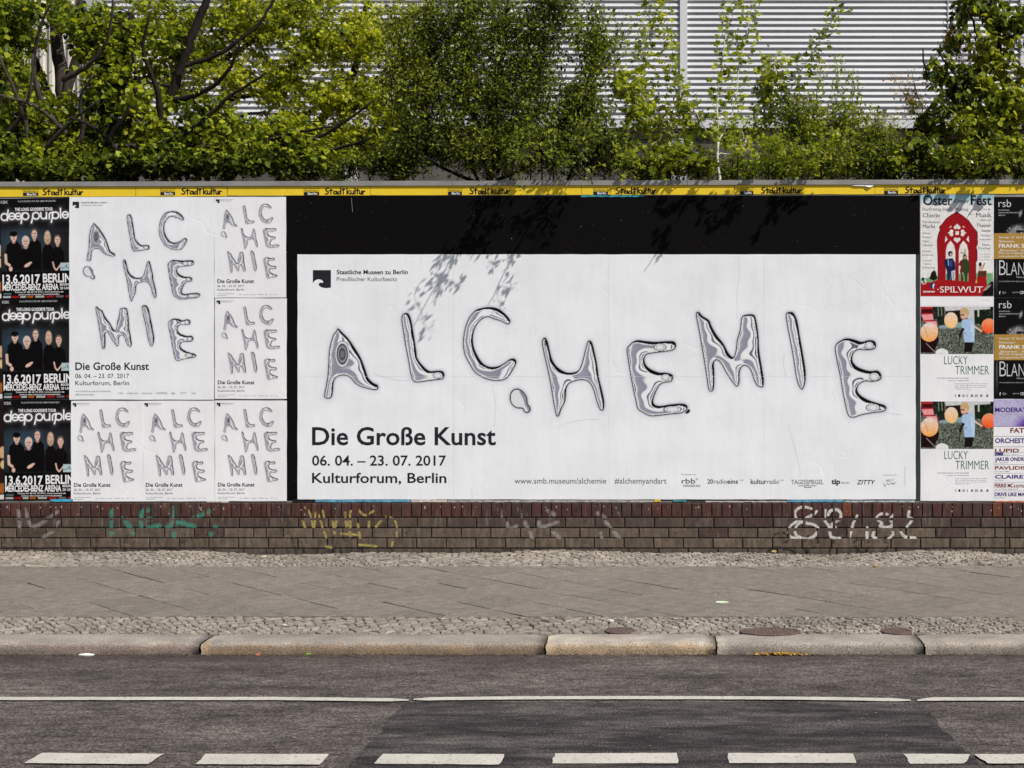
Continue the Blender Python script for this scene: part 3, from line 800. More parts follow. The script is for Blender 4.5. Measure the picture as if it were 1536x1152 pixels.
for k in range(150):
    px = rnd.gauss(1171, 16); py = 980.5 + rnd.uniform(0, 3.6); q = gp(px, py, ROADZ)
    s_ = rnd.uniform(.006, .014); a = rnd.uniform(0, 3); b0 = len(V)
    V += [(q[0] + s_*math.cos(a+k2*1.57), min(KY0 - .002, q[1] + s_*math.sin(a+k2*1.57)), ROADZ + rnd.uniform(.003, .016)) for k2 in range(4)]
    Fs.append((b0, b0+1, b0+2, b0+3))
tag(link('blossom_litter', npmesh('blossom_litter', V, Fs, flat('blossom', YL))), 'heap of fallen yellow orange blossom in the gutter below the oval cover', 'litter', None, 'stuff')
V, Fs = [], []
for k in range(900):
    px = rnd.uniform(-60, 1600); py = 980.8 + abs(rnd.gauss(0, 2.2)); q = gp(px, py, ROADZ)
    s_ = rnd.uniform(.003, .009); a = rnd.uniform(0, 3); b0 = len(V)
    V += [(q[0] + s_*math.cos(a+k2*1.57), min(KY0 - .002, q[1] + s_*math.sin(a+k2*1.57)), ROADZ + rnd.uniform(.001, .007)) for k2 in range(4)]
    Fs.append((b0, b0+1, b0+2, b0+3))
tag(link('gutter_grit', npmesh('gutter_grit', V, Fs, flat('grit', (.10, .075, .05)))), 'brown grit and crumbs lying in the gutter along the kerb', 'litter', None, 'stuff')

#=================================================================== BRICK WALL
def brick_mat(name, cols, streak=0.45, dirt=(0.03, 0.022, 0.02)):
    n = NT(name, 0.8, 0.3)
    r = n.n.new('ShaderNodeObjectInfo').outputs['Random']
    k = len(cols); st = [(i / (k - 1), c) for i, c in enumerate(cols)]
    c = n.ramp(r, st)
    c = n.mix(1.0, c, n.ramp(n.noise(24, 5, (1, 1, 0.5)), [(0.28, 0.62), (0.72, 1.3)]), 'MULTIPLY')
    s1 = n.ramp(n.noise(13, 4, (3.0, 1, 0.45), 0.6), [(0.46, 0.0), (0.66, 1.0)])
    c = n.mix(n.math('MULTIPLY', s1, streak), c, dirt)
    s2 = n.ramp(n.noise(11, 3, (2.4, 1, 0.5)), [(0.58, 0.0), (0.75, 1.0)])
    c = n.mix(n.math('MULTIPLY', s2, 0.28), c, (0.30, 0.27, 0.24))
    n.color(c); b = n.bump(n.noise(60, 4), 0.55, 0.004); n.bump(n.noise(11, 3), 0.3, 0.006, b)
    return n.m
M['brick_red'] = brick_mat('brick_dark_red', [(.050,.022,.019),(.075,.026,.021),(.055,.030,.027),(.085,.030,.023),(.060,.026,.022),(.095,.038,.026),(.055,.030,.026)])
M['brick_orange'] = brick_mat('brick_orange_red', [(.15,.045,.02),(.12,.04,.022)], .3)
M['brick_mid'] = brick_mat('brick_mixed', [(.070,.044,.034),(.086,.060,.046),(.062,.036,.029),(.092,.066,.049),(.068,.046,.037)])
M['brick_brown'] = brick_mat('brick_brown', [(.108,.078,.056),(.132,.098,.070),(.116,.084,.062),(.140,.104,.074),(.100,.073,.054)], .4, (.04,.031,.024))
M['brick_base'] = brick_mat('brick_base', [(.070,.054,.041),(.092,.072,.055)], .5, (.03,.024,.02))
n = NT('mortar', 0.95, 0.1); n.color(n.ramp(n.noise(30, 5), [(0.3, (.03,.024,.02)), (0.7, (.13,.11,.09))])); n.bump(n.noise(90, 3), .6, .004); M['mortar'] = n.m
BT = Z(753.6)
wall = tag(empty('brick_wall', (0, 0.12, 0)), 'low wall of brown and dark red bricks with graffiti under the poster board', 'wall')
mb = MB(); mb.box(-7, 7, 0.0, 0.236, -0.06, BT - 0.001); mb.build('mortar_core', M['mortar'], wall)
def brick_mesh(w, h, seed):
    r = random.Random(seed)
    f0 = -0.012; bv = 0.0035
    V = []
    for (y, s_) in ((0.004, 0.0), (f0 + bv * .8, 0.0), (f0, bv)):
        for x, z in ((0, 0), (w / 2, 0), (w, 0), (w, h), (w / 2, h), (0, h)):
            sx = s_ * (1 if x == 0 else (-1 if x == w else 0)); sz = s_ * (1 if z == 0 else -1)
            V.append((x + sx + r.uniform(-.0012, .0012), y + r.uniform(-.0008, .0008), z + sz + r.uniform(-.0012, .0012)))
    Fs = [(12, 13, 16, 17), (13, 14, 15, 16)]
    for a in (0, 6):
        for k in range(6):
            k2 = (k + 1) % 6; Fs.append((a + k, a + k2, a + 6 + k2, a + 6 + k))
    return npmesh('brick', V, Fs, None)
def mats_copy(me, mat):
    m = me.copy(); m.materials.append(mat); return m
rects = []
joint = 0.010
XL, XR = -4.52, 4.52
PITCH = 0.2478; JOINTS = [X(399.5), X(1507)]
def course(z0, z1, pitch, off, mat_of, jt=joint):
    w = pitch - jt; h = z1 - z0
    cache = {}
    n0 = int((XL - off) / pitch) - 1; n1 = int((XR - off) / pitch) + 1
    for i in range(n0, n1):
        x0 = off + i * pitch; x1 = x0 + w
        if x1 < XL or x0 > XR: continue
        pieces = [(x0, x1)]
        for J in JOINTS:
            if x0 + .02 < J < x1 - .02: pieces = [(x0, J - 0.004), (J + 0.004, x1)]
        for a, b in pieces:
            mat = mat_of(i); key = (round(b - a, 4), mat.name, rnd.randrange(3) if len(pieces) == 1 else 9)
            if key not in cache:
                me = brick_mesh(b - a, h, hash(key) if False else rnd.random()); me.materials.append(mat); cache[key] = me
            o = link('brick', cache[key], wall, (a, -0.12 + rnd.uniform(-.0012, .0012), z0))
            rects.append((a, b, z0, z0 + h))
# rows measured from the photograph, bottom to top
course(-0.02, Z(823.2), PITCH, X(11), lambda i: M['brick_base'])
course(Z(821.3), Z(807.8), PITCH, X(3.5), lambda i: M['brick_brown'])
course(Z(806.0), Z(792.6), PITCH, X(26), lambda i: M['brick_brown'] if rnd.random() < .8 else M['brick_mid'])
course(Z(790.4), Z(776.9), PITCH, X(4.5), lambda i: M['brick_mid'])
course(Z(775.0), Z(754.6), PITCH / 2.96, X(2), lambda i: M['brick_orange'] if rnd.random() < .02 else M['brick_red'], 0.0085)
# the wall goes on beyond both sides of the picture
mb = MB()
for sx in (-1, 1):
    for (za, zb, p, jj) in ((-0.02, Z(823.2), PITCH, .01), (Z(821.3), Z(807.8), PITCH, .01), (Z(806.0), Z(792.6), PITCH, .01), (Z(790.4), Z(776.9), PITCH, .01), (Z(775.0), Z(754.6), PITCH / 2.96, .0085)):
        x = 4.78
        while x < 6.9:
            a, b = (x, x + p - jj) if sx > 0 else (-x - p + jj, -x)
            mb.box(a, b, -0.129, -0.118, za, zb); x += p
o = mb.build('brick_rows', M['brick_brown'], wall); o['kind'] = 'stuff'

# graffiti: paint lying on the brick faces only
def paint_mat(name, col):
    m = bpy.data.materials.new(name); m.use_nodes = True; nt = m.node_tree; p = nt.nodes['Principled BSDF']
    a = nt.nodes.new('ShaderNodeAttribute'); a.attribute_name = 'Col'
    p.inputs['Base Color'].default_value = (*col, 1); p.inputs['Roughness'].default_value = 0.7
    nz = nt.nodes.new('ShaderNodeTexNoise'); nz.inputs['Scale'].default_value = 70; nz.inputs['Detail'].default_value = 3
    g = nt.nodes.new('ShaderNodeNewGeometry'); nt.links.new(g.outputs['Position'], nz.inputs['Vector'])
    mu = nt.nodes.new('ShaderNodeMath'); mu.operation = 'MULTIPLY'
    rr = nt.nodes.new('ShaderNodeMapRange'); rr.inputs['From Min'].default_value = .35; rr.inputs['From Max'].default_value = .6; rr.inputs['To Min'].default_value = .6
    nt.links.new(nz.outputs['Fac'], rr.inputs['Value']); nt.links.new(rr.outputs[0], mu.inputs[0]); nt.links.new(a.outputs['Color'], mu.inputs[1])
    nt.links.new(mu.outputs[0], p.inputs['Alpha'])
    return m
def graffiti(lines, width, col, alpha, label, seed, fuzz=2.0):
    xs = [p[0] for l in lines for p in l]
    x0, x1 = min(xs) - 6, max(xs) + 6
    cv = Canvas(x0, 753, x1, 824, 0.8, (0, 0, 0))
    d = cv.dseg([smooth_poly(l, 5, False).tolist() if len(l) > 2 else (l if len(l) > 1 else [l[0], (l[0][0] + .5, l[0][1])]) for l in lines])
    nz = vnoise(d.shape, (30, (x1 - x0) / 3), seed); nz2 = vnoise(d.shape, (8, (x1 - x0) / 9), seed + 1)
    a = np.clip(1 - (d - width * (0.25 + .5 * nz2)) / fuzz, 0, 1) * alpha * (0.62 + .75 * nz)
    a = np.clip(a, 0, 1)
    a_l = a[..., None] * np.ones(3)
    # quads inside brick faces
    xw = X(cv.xs); zw = Z(cv.ys)
    mask = np.zeros(a.shape, bool)
    for (ra, rb, za, zb) in rects:
        ix = (xw > ra + .004) & (xw < rb - .004); iz = (zw > za + .004) & (zw < zb - .004)
        mask |= iz[:, None] & ix[None]
    m = mask & (a > 0.03)
    q = (m[1:, :-1] & m[1:, 1:] & m[:-1, 1:] & m[:-1, :-1])
    # keep only vertices whose quads are all on a brick
    keep = np.zeros_like(m); H, W = a.shape
    idx = np.arange(H * W).reshape(H, W)
    Q = np.stack([idx[1:, :-1], idx[1:, 1:], idx[:-1, 1:], idx[:-1, :-1]], -1)[q]
    used = np.unique(Q); remap = np.full(H * W, -1); remap[used] = np.arange(len(used))
    GX, GZ = np.meshgrid(xw, zw)
    V = np.stack([GX.ravel(), np.full(H * W, -0.1338), GZ.ravel()], -1)[used]
    me = npmesh('graffiti', V, remap[Q], paint_mat('spray_paint_' + label.split()[0], col))
    ca = me.color_attributes.new('Col', 'FLOAT_COLOR', 'POINT')
    ca.data.foreach_set('color', np.concatenate([a_l.reshape(-1, 3)[used], np.ones((len(used), 1))], 1).astype(np.float32).ravel())
    o = link('graffiti', me, wall); o['label'] = label
def zl(ox, oy, k, ls): return [[(ox + a / k, oy + b / k) for a, b in l] for l in ls]
graffiti(zl(1050, 690, 4.655, [[(780,330),(700,315),(655,345),(655,385),(700,420),(790,440),(810,480),(770,525),(700,530),(655,500),(660,450),(720,400),(775,370),(800,345)],
    [(700,400),(640,430),(605,475),(620,520),(665,530)], [(860,340),(855,400),(890,450),(930,460),(910,430),(960,400),(970,365),(945,335),(900,340),(880,370)],
    [(890,450),(900,520),(960,530)], [(1080,375),(1050,440),(1030,520)], [(1150,455),(1148,530)], [(1290,365),(1240,365),(1215,395),(1250,425),(1240,450),(1300,455),(1330,430),(1310,400),(1330,370)],
    [(1200,480),(1190,520),(1230,535)], [(1310,455),(1330,500),(1300,530)], [(1440,345),(1435,385),(1460,400),(1425,450)], [(1380,480),(1410,520),(1480,530)]]), 2.0, (.62,.60,.56), 1.1, 'white scrawled graffiti tag under the big poster', 1)
graffiti(zl(0, 740, 3.84, [[(680,90),(680,215)], [(750,130),(785,190),(800,215)], [(885,85),(855,100),(855,185),(950,175)], [(865,135),(900,135)], [(1035,75),(1035,230)],
    [(1000,180),(1060,155),(1150,180)], [(1150,130),(1230,95)], [(1270,180)], [(1245,222)]]), 2.4, (.03,.28,.20), .68, 'turquoise graffiti strokes under the small posters', 2, 4.2)
graffiti(zl(0, 740, 3.84, [[(150,90),(155,185)], [(185,80),(235,180),(370,95)], [(380,145),(360,180)], [(290,240),(350,205)], [(15,140),(20,180)]]), 2.4, (.36,.33,.31), .5, 'grey faded graffiti strokes at the left end', 3, 3)
graffiti(zl(440, 620, 4.8, [[(115,665),(150,710),(175,810),(190,700)], [(95,755),(115,810)], [(210,720),(265,880)], [(240,690),(260,790)], [(330,800),(345,700)], [(310,760),(325,850)],
    [(400,700),(410,800),(440,690)], [(435,750),(435,870)], [(490,680),(540,720),(600,690)], [(490,780),(505,880)], [(570,760),(565,860)], [(620,800),(660,750)], [(690,730),(740,745),(765,790),(770,870)],
    [(740,900),(730,940)], [(370,850),(500,860)], [(500,930),(620,940)], [(250,940),(300,950)]]), 1.1, (.50,.40,.10), .7, 'yellow scratchy graffiti below the large lettering', 4, 2.2)
graffiti(zl(750, 690, 4.8, [[(10,340),(20,400)], [(60,440),(80,480),(130,460)], [(150,340),(160,400)], [(190,430),(205,470)], [(290,430),(300,470),(420,435)], [(350,350),(400,380)], [(710,370),(760,400)],
    [(760,420),(800,470)], [(230,500),(240,550)], [(390,500),(440,550)], [(730,510),(740,545)], [(820,500),(860,540)]]), 2.4, (.38,.36,.34), .5, 'pale blurred paint marks in the middle', 5, 3)
# lime and paste drips along the top edge of the soldier course
V, Fs = [], []
for k in range(130):
    px = rnd.uniform(-10, 1550); z = Z(755.5 + abs(rnd.gauss(0, 5))); s_ = rnd.uniform(.0015, .006)
    zh = s_ * rnd.uniform(.7, 2.6); x = X(px)
    if z - zh < Z(774.5) or z + zh > Z(755) : z = Z(755.3) - zh
    if not any(a + .006 < x - s_ and x + s_ < b - .006 for a, b, za, zb in rects if za > Z(776)): continue
    b0 = len(V); n_ = 6
    V += [(x + s_*math.cos(i*6.283/n_)*rnd.uniform(.7,1.2), -0.1337, z + zh*math.sin(i*6.283/n_)) for i in range(n_)]
    Fs.append(tuple(range(b0, b0 + n_)))
o = link('paste_drips', npmesh('paste_drips', V, Fs, flat('paste', (.38, .35, .32))), wall); o['kind'] = 'stuff'
# the children of the wall were laid out in world x/z; the empty sits at y 0.12
for ch in wall.children:
    if not ch.name.startswith('brick') or ch.name.startswith('brick_rows'): ch.location.y -= 0.12

#=================================================================== POSTER BOARD
n = NT('board_grey', 0.8, 0.2); n.color(n.ramp(n.noise(5, 5), [(0.3, (.20,.20,.20)), (0.7, (.32,.31,.30))])); M['board'] = n.m
n = NT('zinc_cap', 0.6, 0.4, 0.15); n.color(n.ramp(n.noise(8, 5, (0.5, 1, 1.5)), [(0.3, (.20,.195,.19)), (0.7, (.30,.29,.28))])); n.bump(n.noise(20, 3), .25, .004); M['zinc'] = n.m
n = NT('green_black_steel', 0.5, 0.4); n.color(n.ramp(n.noise(9, 5, (1, 1, .6)), [(0.3, (.012,.022,.022)), (0.7, (.03,.045,.042))])); M['green_black'] = n.m
def topy(px): return 280.2 - (px) / 1536 * 3.6     # lower edge of the cap
board = tag(empty('poster_board', (0, 0.06, BT)), 'long board on top of the brick wall that carries all the posters', 'billboard')
for a, b in ((-520, 104), (104, 430), (430, 905), (905, 1379), (1379, 2080)):
    mb = MB(); xa, xb = X(a) + .001, X(b) - .001; za, zb = Z(topy(a)) + .012, Z(topy(b)) + .012
    mb.add([(xa,-.06,.001),(xb,-.06,.001),(xb,.04,.001),(xa,.04,.001),(xa,-.06,za-BT),(xb,-.06,zb-BT),(xb,.04,zb-BT),(xa,.04,za-BT)],
           [(0,3,2,1),(4,5,6,7),(0,1,5,4),(1,2,6,5),(2,3,7,6),(3,0,4,7)])
    mb.build('panel', M['board'], board)
for a, b in ((-520, -40), (-40, 334), (334, 679), (679, 1031), (1031, 1392), (1392, 2080)):
    mb = MB(); xa, xb = X(a) + .0015, X(b) - .0015
    for (y0, y1, z0, z1) in ((-.078, .06, 0.0, 0.040),):
        za, zb = Z(topy(a)) - BT, Z(topy(b)) - BT
        mb.add([(xa,y0,za+z0),(xb,y0,zb+z0),(xb,y1,za+z0),(xa,y1,za+z0),(xa,y0,za+z1),(xb,y0,zb+z1),(xb,y1,zb+z1+.012),(xa,y1,za+z1+.012)],
           [(0,3,2,1),(4,5,6,7),(0,1,5,4),(1,2,6,5),(2,3,7,6),(3,0,4,7)])
    mb.build('coping_cap', M['zinc'], board)

# ---- yellow header strips
stadt = zl(0, 0, 4.39, [[(285,57),(272,57),(265,66),(272,74),(284,82),(280,93),(262,94)], [(300,60),(300,95)], [(289,72),(313,70)], [(337,77),(324,76),(317,84),(321,94),(333,92),(338,76),(341,96)],
    [(363,79),(351,79),(345,88),(350,95),(361,91)], [(364,55),(366,96)], [(382,58),(382,95)], [(372,68),(391,64)], [(406,55),(406,96)], [(424,70),(409,82),(426,96)],
    [(432,74),(432,91),(441,95),(448,88)], [(449,74),(450,96)], [(458,56),(460,96)], [(474,60),(474,95)], [(464,72),(486,69)], [(487,75),(488,92),(496,94),(501,86)], [(502,74),(503,96)], [(510,76),(512,96)], [(511,84),(517,75),(524,77)]])
box_px = [(35, 68), (241, 273), (456, 489), (672, 703), (890, 922), (1110, 1140), (1326, 1357)]
word_px = [65, 273, 488, 705, 924, 1142, 1358]
SL = ['with its word above the leftmost dark concert posters', 'over the large upright letter poster', 'starting above the upper left corner of the black sheet', 'dappled by leaf shadows left of the middle',
      'half in leaf shadow, above the middle letters', 'with a torn white fold at its right end', 'above the red arch poster']
edges = [-60, 222, 341, 556, 872, 1102, 1312, 1640]
edges = [-60, 204, 341, 556, 872, 1102, 1312, 1640]
first_strip = None
for i in range(7):
    a, b = edges[i], edges[i + 1]
    yt = topy((a + b) / 2) + 0.6; yb = yt + 13.8 + (0.9 if i < 2 else 0)
    sh = Sheet('header_strip', a + .3, yt, b - .3, yb, 0.0042 + 0.0004 * (i % 2), M['yellow'], 'yellow paper strip under the cap ' + SL[i], 'poster strip', 'yellow paper strips along the top of the board', tilt=0.12)
    bx0, bx1 = box_px[i]; k = topy(bx0) - topy(500)
    if i == 1: k -= 0.6
    y0 = 282 + k
    shh = sh
    shh.rect(bx0, y0 + 6.2, bx1 - 10, y0 + 11.2, INK, 'printed_box')
    shh.text('Berlin', bx0 + 6, bx1 - 13, y0 + 7.0, y0 + 10.4, M['ink_white'], lift=0.002, bold=.02)
    shh.text('Stadtkultur', bx0 + 1.5, bx1 - 11.5, y0 + 2.4, y0 + 5.4, INK, bold=0.0)
    shh.strokes([[(bx0 + .3, y0 + 6), (bx0 + .3, y0 + 1.2), (bx1 - 10.3, y0 + 1.2), (bx1 - 10.3, y0 + 6)]], .45, INK, 'printed_box')
    dx = word_px[i] - 262 / 4.39
    ln = [[(p[0] + dx, (p[1] - 55) / 1 * 1 + y0 + 0.6) if False else (p[0] + dx, (p[1] - 12.5) * 1.0 + y0 + 0.3) for p in l] for l in stadt]
    shh.strokes(ln, 1.75, INK)

# ---- black backing
blk = Sheet('black_sheet', 426.5, 293.6, 1379, 750.5, 0.0036, M['black_paper'], 'large black paper sheet pasted behind and above the wide white poster', 'poster sheet')
blk.rect(428, 292.6, 1379, 294.6, flat('dark_teal', (.02,.10,.13)), 'paper_edge') if False else None
blk.strokes([[(527.3, 297), (529, 318)]], 0.35, INKWG, 'scratch')
V, Fs = [], []
for k in range(420):
    px = rnd.uniform(430, 1376); py = rnd.uniform(296, 745)
    if px > 445 and py > 383 and px < 1373: continue
    a, b = blk.loc(px, py); s_ = rnd.uniform(.0006, .0018) * (2.3 if rnd.random() < .05 else 1); b0 = len(V)
    V += [(a - s_, -.0012, b - s_), (a + s_, -.0012, b - s_ * 1.2), (a + s_*.8, -.0012, b + s_ * 1.6), (a - s_, -.0012, b + s_)]
    Fs.append((b0, b0+1, b0+2, b0+3))
o = link('specks', npmesh('specks', V, Fs, flat('speck_grey', (.18,.18,.18))), blk.o); o['kind'] = 'stuff'
gb = Sheet('green_black_strip', 1372.6, 382, 1380.2, 750, 0.0048, M['green_black'], 'narrow green black strip right of the wide white poster', 'poster strip')

# ---- the wide poster
big = Sheet('wide_poster', 446.6, 381.6, 1373.4, 749.0, 0.0062, M['paper'], 'wide white poster with liquid metal letters pasted on the black sheet', 'poster')
for key in ('A', 'L', 'C', 'drop', 'H', 'E', 'M', 'I', 'E2'):
    cv, mk = chrome(key)
    me = cv.mesh('metal_letter', M['print'], big.loc, 0.0011, mk)
    link('metal_letter', me, big.o)
big.poly(Zc(740, 440, 4.8, [(1380,866),(1388,850),(1402,834),(1412,834),(1418,845),(1412,858),(1400,866)])[::-1], INK, 'letter_speck')
BO = 0.017
big.text('Die Große Kunst', 468.5, 744, 641.2, 667, INK, bold=BO)
big.text('06. 04. – 23. 07. 2017', 468.5, 669.5, 683.4, 698, INK, bold=0.014)
big.text('Kulturforum, Berlin', 468.5, 669.8, 709.4, 724, INK, bold=0.014)
def museum_logo(sh, x, y, k, name='museum_logo'):
    # dark square with an eagle head wave cut out of its lower left
    P = [(0,0),(27,0),(27,26.2),(20,27),(13.5,26),(9.5,23.5),(8.6,20.5),(10.8,18.6),(14.6,19.2),(15.6,17.6),(14,15.2),(10.6,13.8),(6.4,13.9),(2.8,15.8),(0,19.5)]
    V = [(x + a * k, y + b * k) for a, b in P]
    from mathutils.geometry import tessellate_polygon
    tr = tessellate_polygon([[Vector((a, -b, 0)) for a, b in V]])
    L = [(sh.loc(*p)[0], -0.0013, sh.loc(*p)[1]) for p in V]
    return link(name, npmesh(name, L, [tuple(t) for t in tr], INK), sh.o)
museum_logo(big, 469.7, 405.2, 1.0)
big.text('Staatliche Museen zu Berlin', 505.5, 612, 405, 411.2, INK, bold=.014)
big.text('Preußischer Kulturbesitz', 505.5, 596, 415.6, 421.6, INKG)
big.text('www.smb.museum/alchemie', 772, 909.5, 716.8, 725.2, INKG)
big.text('#alchemyandart', 922, 1000, 716.8, 725.2, INKG)
big.text('Medienpartner', 1022, 1045, 710.4, 712.3, INKL)
big.text('rbb', 1022.4, 1043, 717.6, 725, INKG, bold=.012)
big.text('°', 1043.6, 1046.4, 717.6, 725, INKG)
big.text('FERNSEHEN', 1025, 1050.5, 727, 730.2, INKG)
big.text('20', 1061, 1069.5, 718.8, 725.2, INK, bold=.01)
big.text('radio', 1071, 1090.5, 718.6, 725.2, INKG); big.text('eins', 1091, 1107, 718.6, 725.2, INK, bold=.012)
big.text('rbb', 1109.5, 1115.5, 718.8, 721.2, INKL)
big.text('kultur', 1126, 1150, 718.6, 725.6, INK, bold=.010); big.text('radio', 1151, 1168.6, 718.6, 725.6, INKG)
big.text('rbb', 1170, 1175.6, 718.8, 721.0, INKL)
def serif_text(sh, s_, x0, x1, yt, yb, mat, bold=0.0, shear=0.0, sw=0.9, name='lettering', caps=None):
    """lettering with small bracket bars at the feet and heads of its stems"""
    o = sh.text(s_, x0, x1, yt, yb, mat, name, bold, shear)
    me = o.data
    V = np.zeros(len(me.vertices) * 3, np.float32); me.vertices.foreach_get('co', V); V = V.reshape(-1, 3)
    h = (yb - yt) * S
    base = sh.loc(x0, yb)[1]
    stems = set()
    for i in range(len(me.vertices)):
        for lev in (base, base + h):
            if abs(V[i, 2] - lev) < h * 0.012: stems.add((round(float(V[i, 0]) / (h * .16)), lev))
    add = []; Fs = []
    for kx, lev in stems:
        x = kx * h * .16; w = h * 0.10 * sw; t = h * 0.055
        z0, z1 = (lev, lev + t) if lev == base else (lev - t, lev)
        b0 = len(add); add += [(x - w, -0.00165, z0), (x + w, -0.00165, z0), (x + w, -0.00165, z1), (x - w, -0.00165, z1)]
        Fs.append((b0, b0+1, b0+2, b0+3))
    if add: link('serif', npmesh('serif', add, Fs, mat), o)
    return o
serif_text(big, 'TAGESSPIEGEL', 1187, 1235, 719.6, 726, INKG)
big.strokes([[(1198, 728.6), (1207, 728.6), (1207, 731), (1216, 731), (1216, 728.6), (1224, 728.6)], [(1208, 727.5), (1210, 729), (1212, 727), (1214, 729)]], .7, INK, 'newspaper_emblem')
big.text('tip', 1247, 1260.2, 718.4, 725.8, INK, bold=.03); big.text('Berlin', 1262, 1274, 722, 725.4, INKL)
serif_text(big, 'ZITTY', 1285, 1313, 720, 726.2, INK, bold=.012, shear=.25)
big.text('Shop: Partner', 1325, 1346, 711.4, 713, INKL) if False else big.text('Kulturpartner', 1325, 1346, 711.4, 713, INKL)
big.strokes(zl(1050, 690, 4.655, [[(1300,150),(1305,135),(1312,150),(1322,133),(1326,150)], [(1332,140),(1340,136)], [(1345,150),(1350,132)], [(1282,160),(1290,185),(1308,160),(1320,172),(1335,158),(1350,170),(1372,150)], [(1330,160),(1345,165),(1365,158)]]), .55, INKG, 'script_logo')
big.strokes([[(1357.2, 699), (1357.2, 727)]], .3, INKL, 'fine_print')

CRE = flat('paper_crease', (.60, .61, .64)); CRL = flat('paper_crease_light', (.90, .90, .92))
big.strokes([smooth_poly(l, 4, False).tolist() for l in ([(1183, 640), (1190, 665), (1199, 700), (1200, 716)], [(1105, 440), (1106, 462), (1103, 482)], [(739, 575), (744, 610), (741, 640)], [(1177, 530), (1175, 548), (1180, 565)], [(1318, 612), (1335, 620), (1352, 622)], [(560, 560), (600, 571), (640, 566)], [(1108, 384), (1109, 410), (1106, 440)], [(838, 640), (860, 632), (900, 628)], [(707, 733), (709, 748)])], .32, CRE, 'paper_crease', .0013)
big.strokes([[(680.5, 382.5), (680.8, 748)], [(913.2, 382.5), (913.6, 748)], [(1146, 382.5), (1146.3, 748)], [(448, 565), (1372, 564.6)]], .28, flat('paper_seam', (.70, .71, .735)), 'sheet_seam', .00125)
# ---- upright letter posters
PB = {'A': (130.7,335,173,391.5), 'L': (190.9,321.9,224.3,376.8), 'C': (239,317,281,375), 'drop': (125.4,399.7,142.7,418.7), 'H': (185,389.6,235,451.7),
      'E': (252,390,300,449), 'M': (144,460,198,523), 'I': (213.5,458,231.7,519.4), 'E2': (253,478,294,541)}
def upright(sh, ox, oy, k, step, mat):
    def T(x, y): return (ox + (x - 104.5) * k, oy + (y - 296) * k)
    for key, bb in PB.items():
        a, b = T(bb[0], bb[1]); c_, d_ = T(bb[2], bb[3])
        cv, mk = chrome(key, (a, b, c_, d_), step)
        link('metal_letter', cv.mesh('metal_letter', mat, sh.loc, 0.0011, mk), sh.o)
    x0, y0 = T(109.5, 302.7)
    museum_logo(sh, x0, y0, 0.36 * k * (1 if k > .9 else 1.15))
    def tt(s_, xa, xb, ya, yb, m, **kw):
        a, b = T(xa, ya); c_, d_ = T(xb, yb); sh.text(s_, a, c_, b, d_, m, **kw)
    tt('Staatliche Museen zu Berlin', 122.5, 161, 302.6, 304.9, INKG, bold=.01); tt('Preußischer Kulturbesitz', 122.5, 155, 306.6, 308.8, INKL)
    tt('Die Große Kunst', 113.6, 224, 543.8, 554.6, INK, bold=BO)
    tt('06. 04. – 23. 07. 2017', 113.6, 194, 560.6, 567, INK if k > .9 else INKG); tt('Kulturforum, Berlin', 113.6, 194.3, 571.2, 577.6, INK if k > .9 else INKG)
    tt('www.smb.museum/alchemie', 113.6, 166, 585, 588, INKL); tt('#alchemyandart', 113.6, 142, 590, 593, INKL)
    for nm, xa, xb in (('rbb', 178, 186), ('radioeins', 190, 208), ('kulturradio', 213, 229), ('TAGESSPIEGEL', 234, 252), ('tip', 257, 263), ('ZITTY', 271, 281), ('Partner', 288, 295)):
        tt(nm, xa, xb, 588, 591, INKG if nm in ('tip',) else INKL)
lp = Sheet('upright_poster', 104.5, 295.6, 321.6, 599.4, 0.0062, M['paper'], 'large upright white poster with liquid metal letters beside the dark concert posters', 'poster')
upright(lp, 104.5, 296, 1.0, 0.62, M['print'])
spot = [(322, 295.8, 'uppermost of the small upright letter posters, left of the black sheet corner'), (322.6, 447.4, 'small upright letter poster, middle one of the right hand column'),
        (107, 600.4, 'small upright letter poster in the bottom row, next to the lowest concert poster'), (214.8, 600.4, 'small upright letter poster, middle one of the bottom row of three'), (322.8, 600.0, 'small upright letter poster in the bottom corner beside the black sheet')]
smalls = []
for i, (px, py, lb) in enumerate(spot):
    if i == 0:
        sp0 = Sheet('small_letter_poster', px, py, px + 107.6, py + 150.6, 0.0052, M['paper_b'], lb, 'poster', 'small upright letter posters')
        upright(sp0, px, py, 0.4975, 0.5, M['print_b']); o = sp0.o
    else:
        o = copy_tree(sp0.o); o['label'] = lb
        o.location = (X(px), -0.0052 - 0.0005 * (i % 3), Z(py + 150.6 + (0.8 if i > 1 else 0)))
    o.rotation_euler.y = math.radians([-0.12, 0.1, .05, -.08, .06][i])

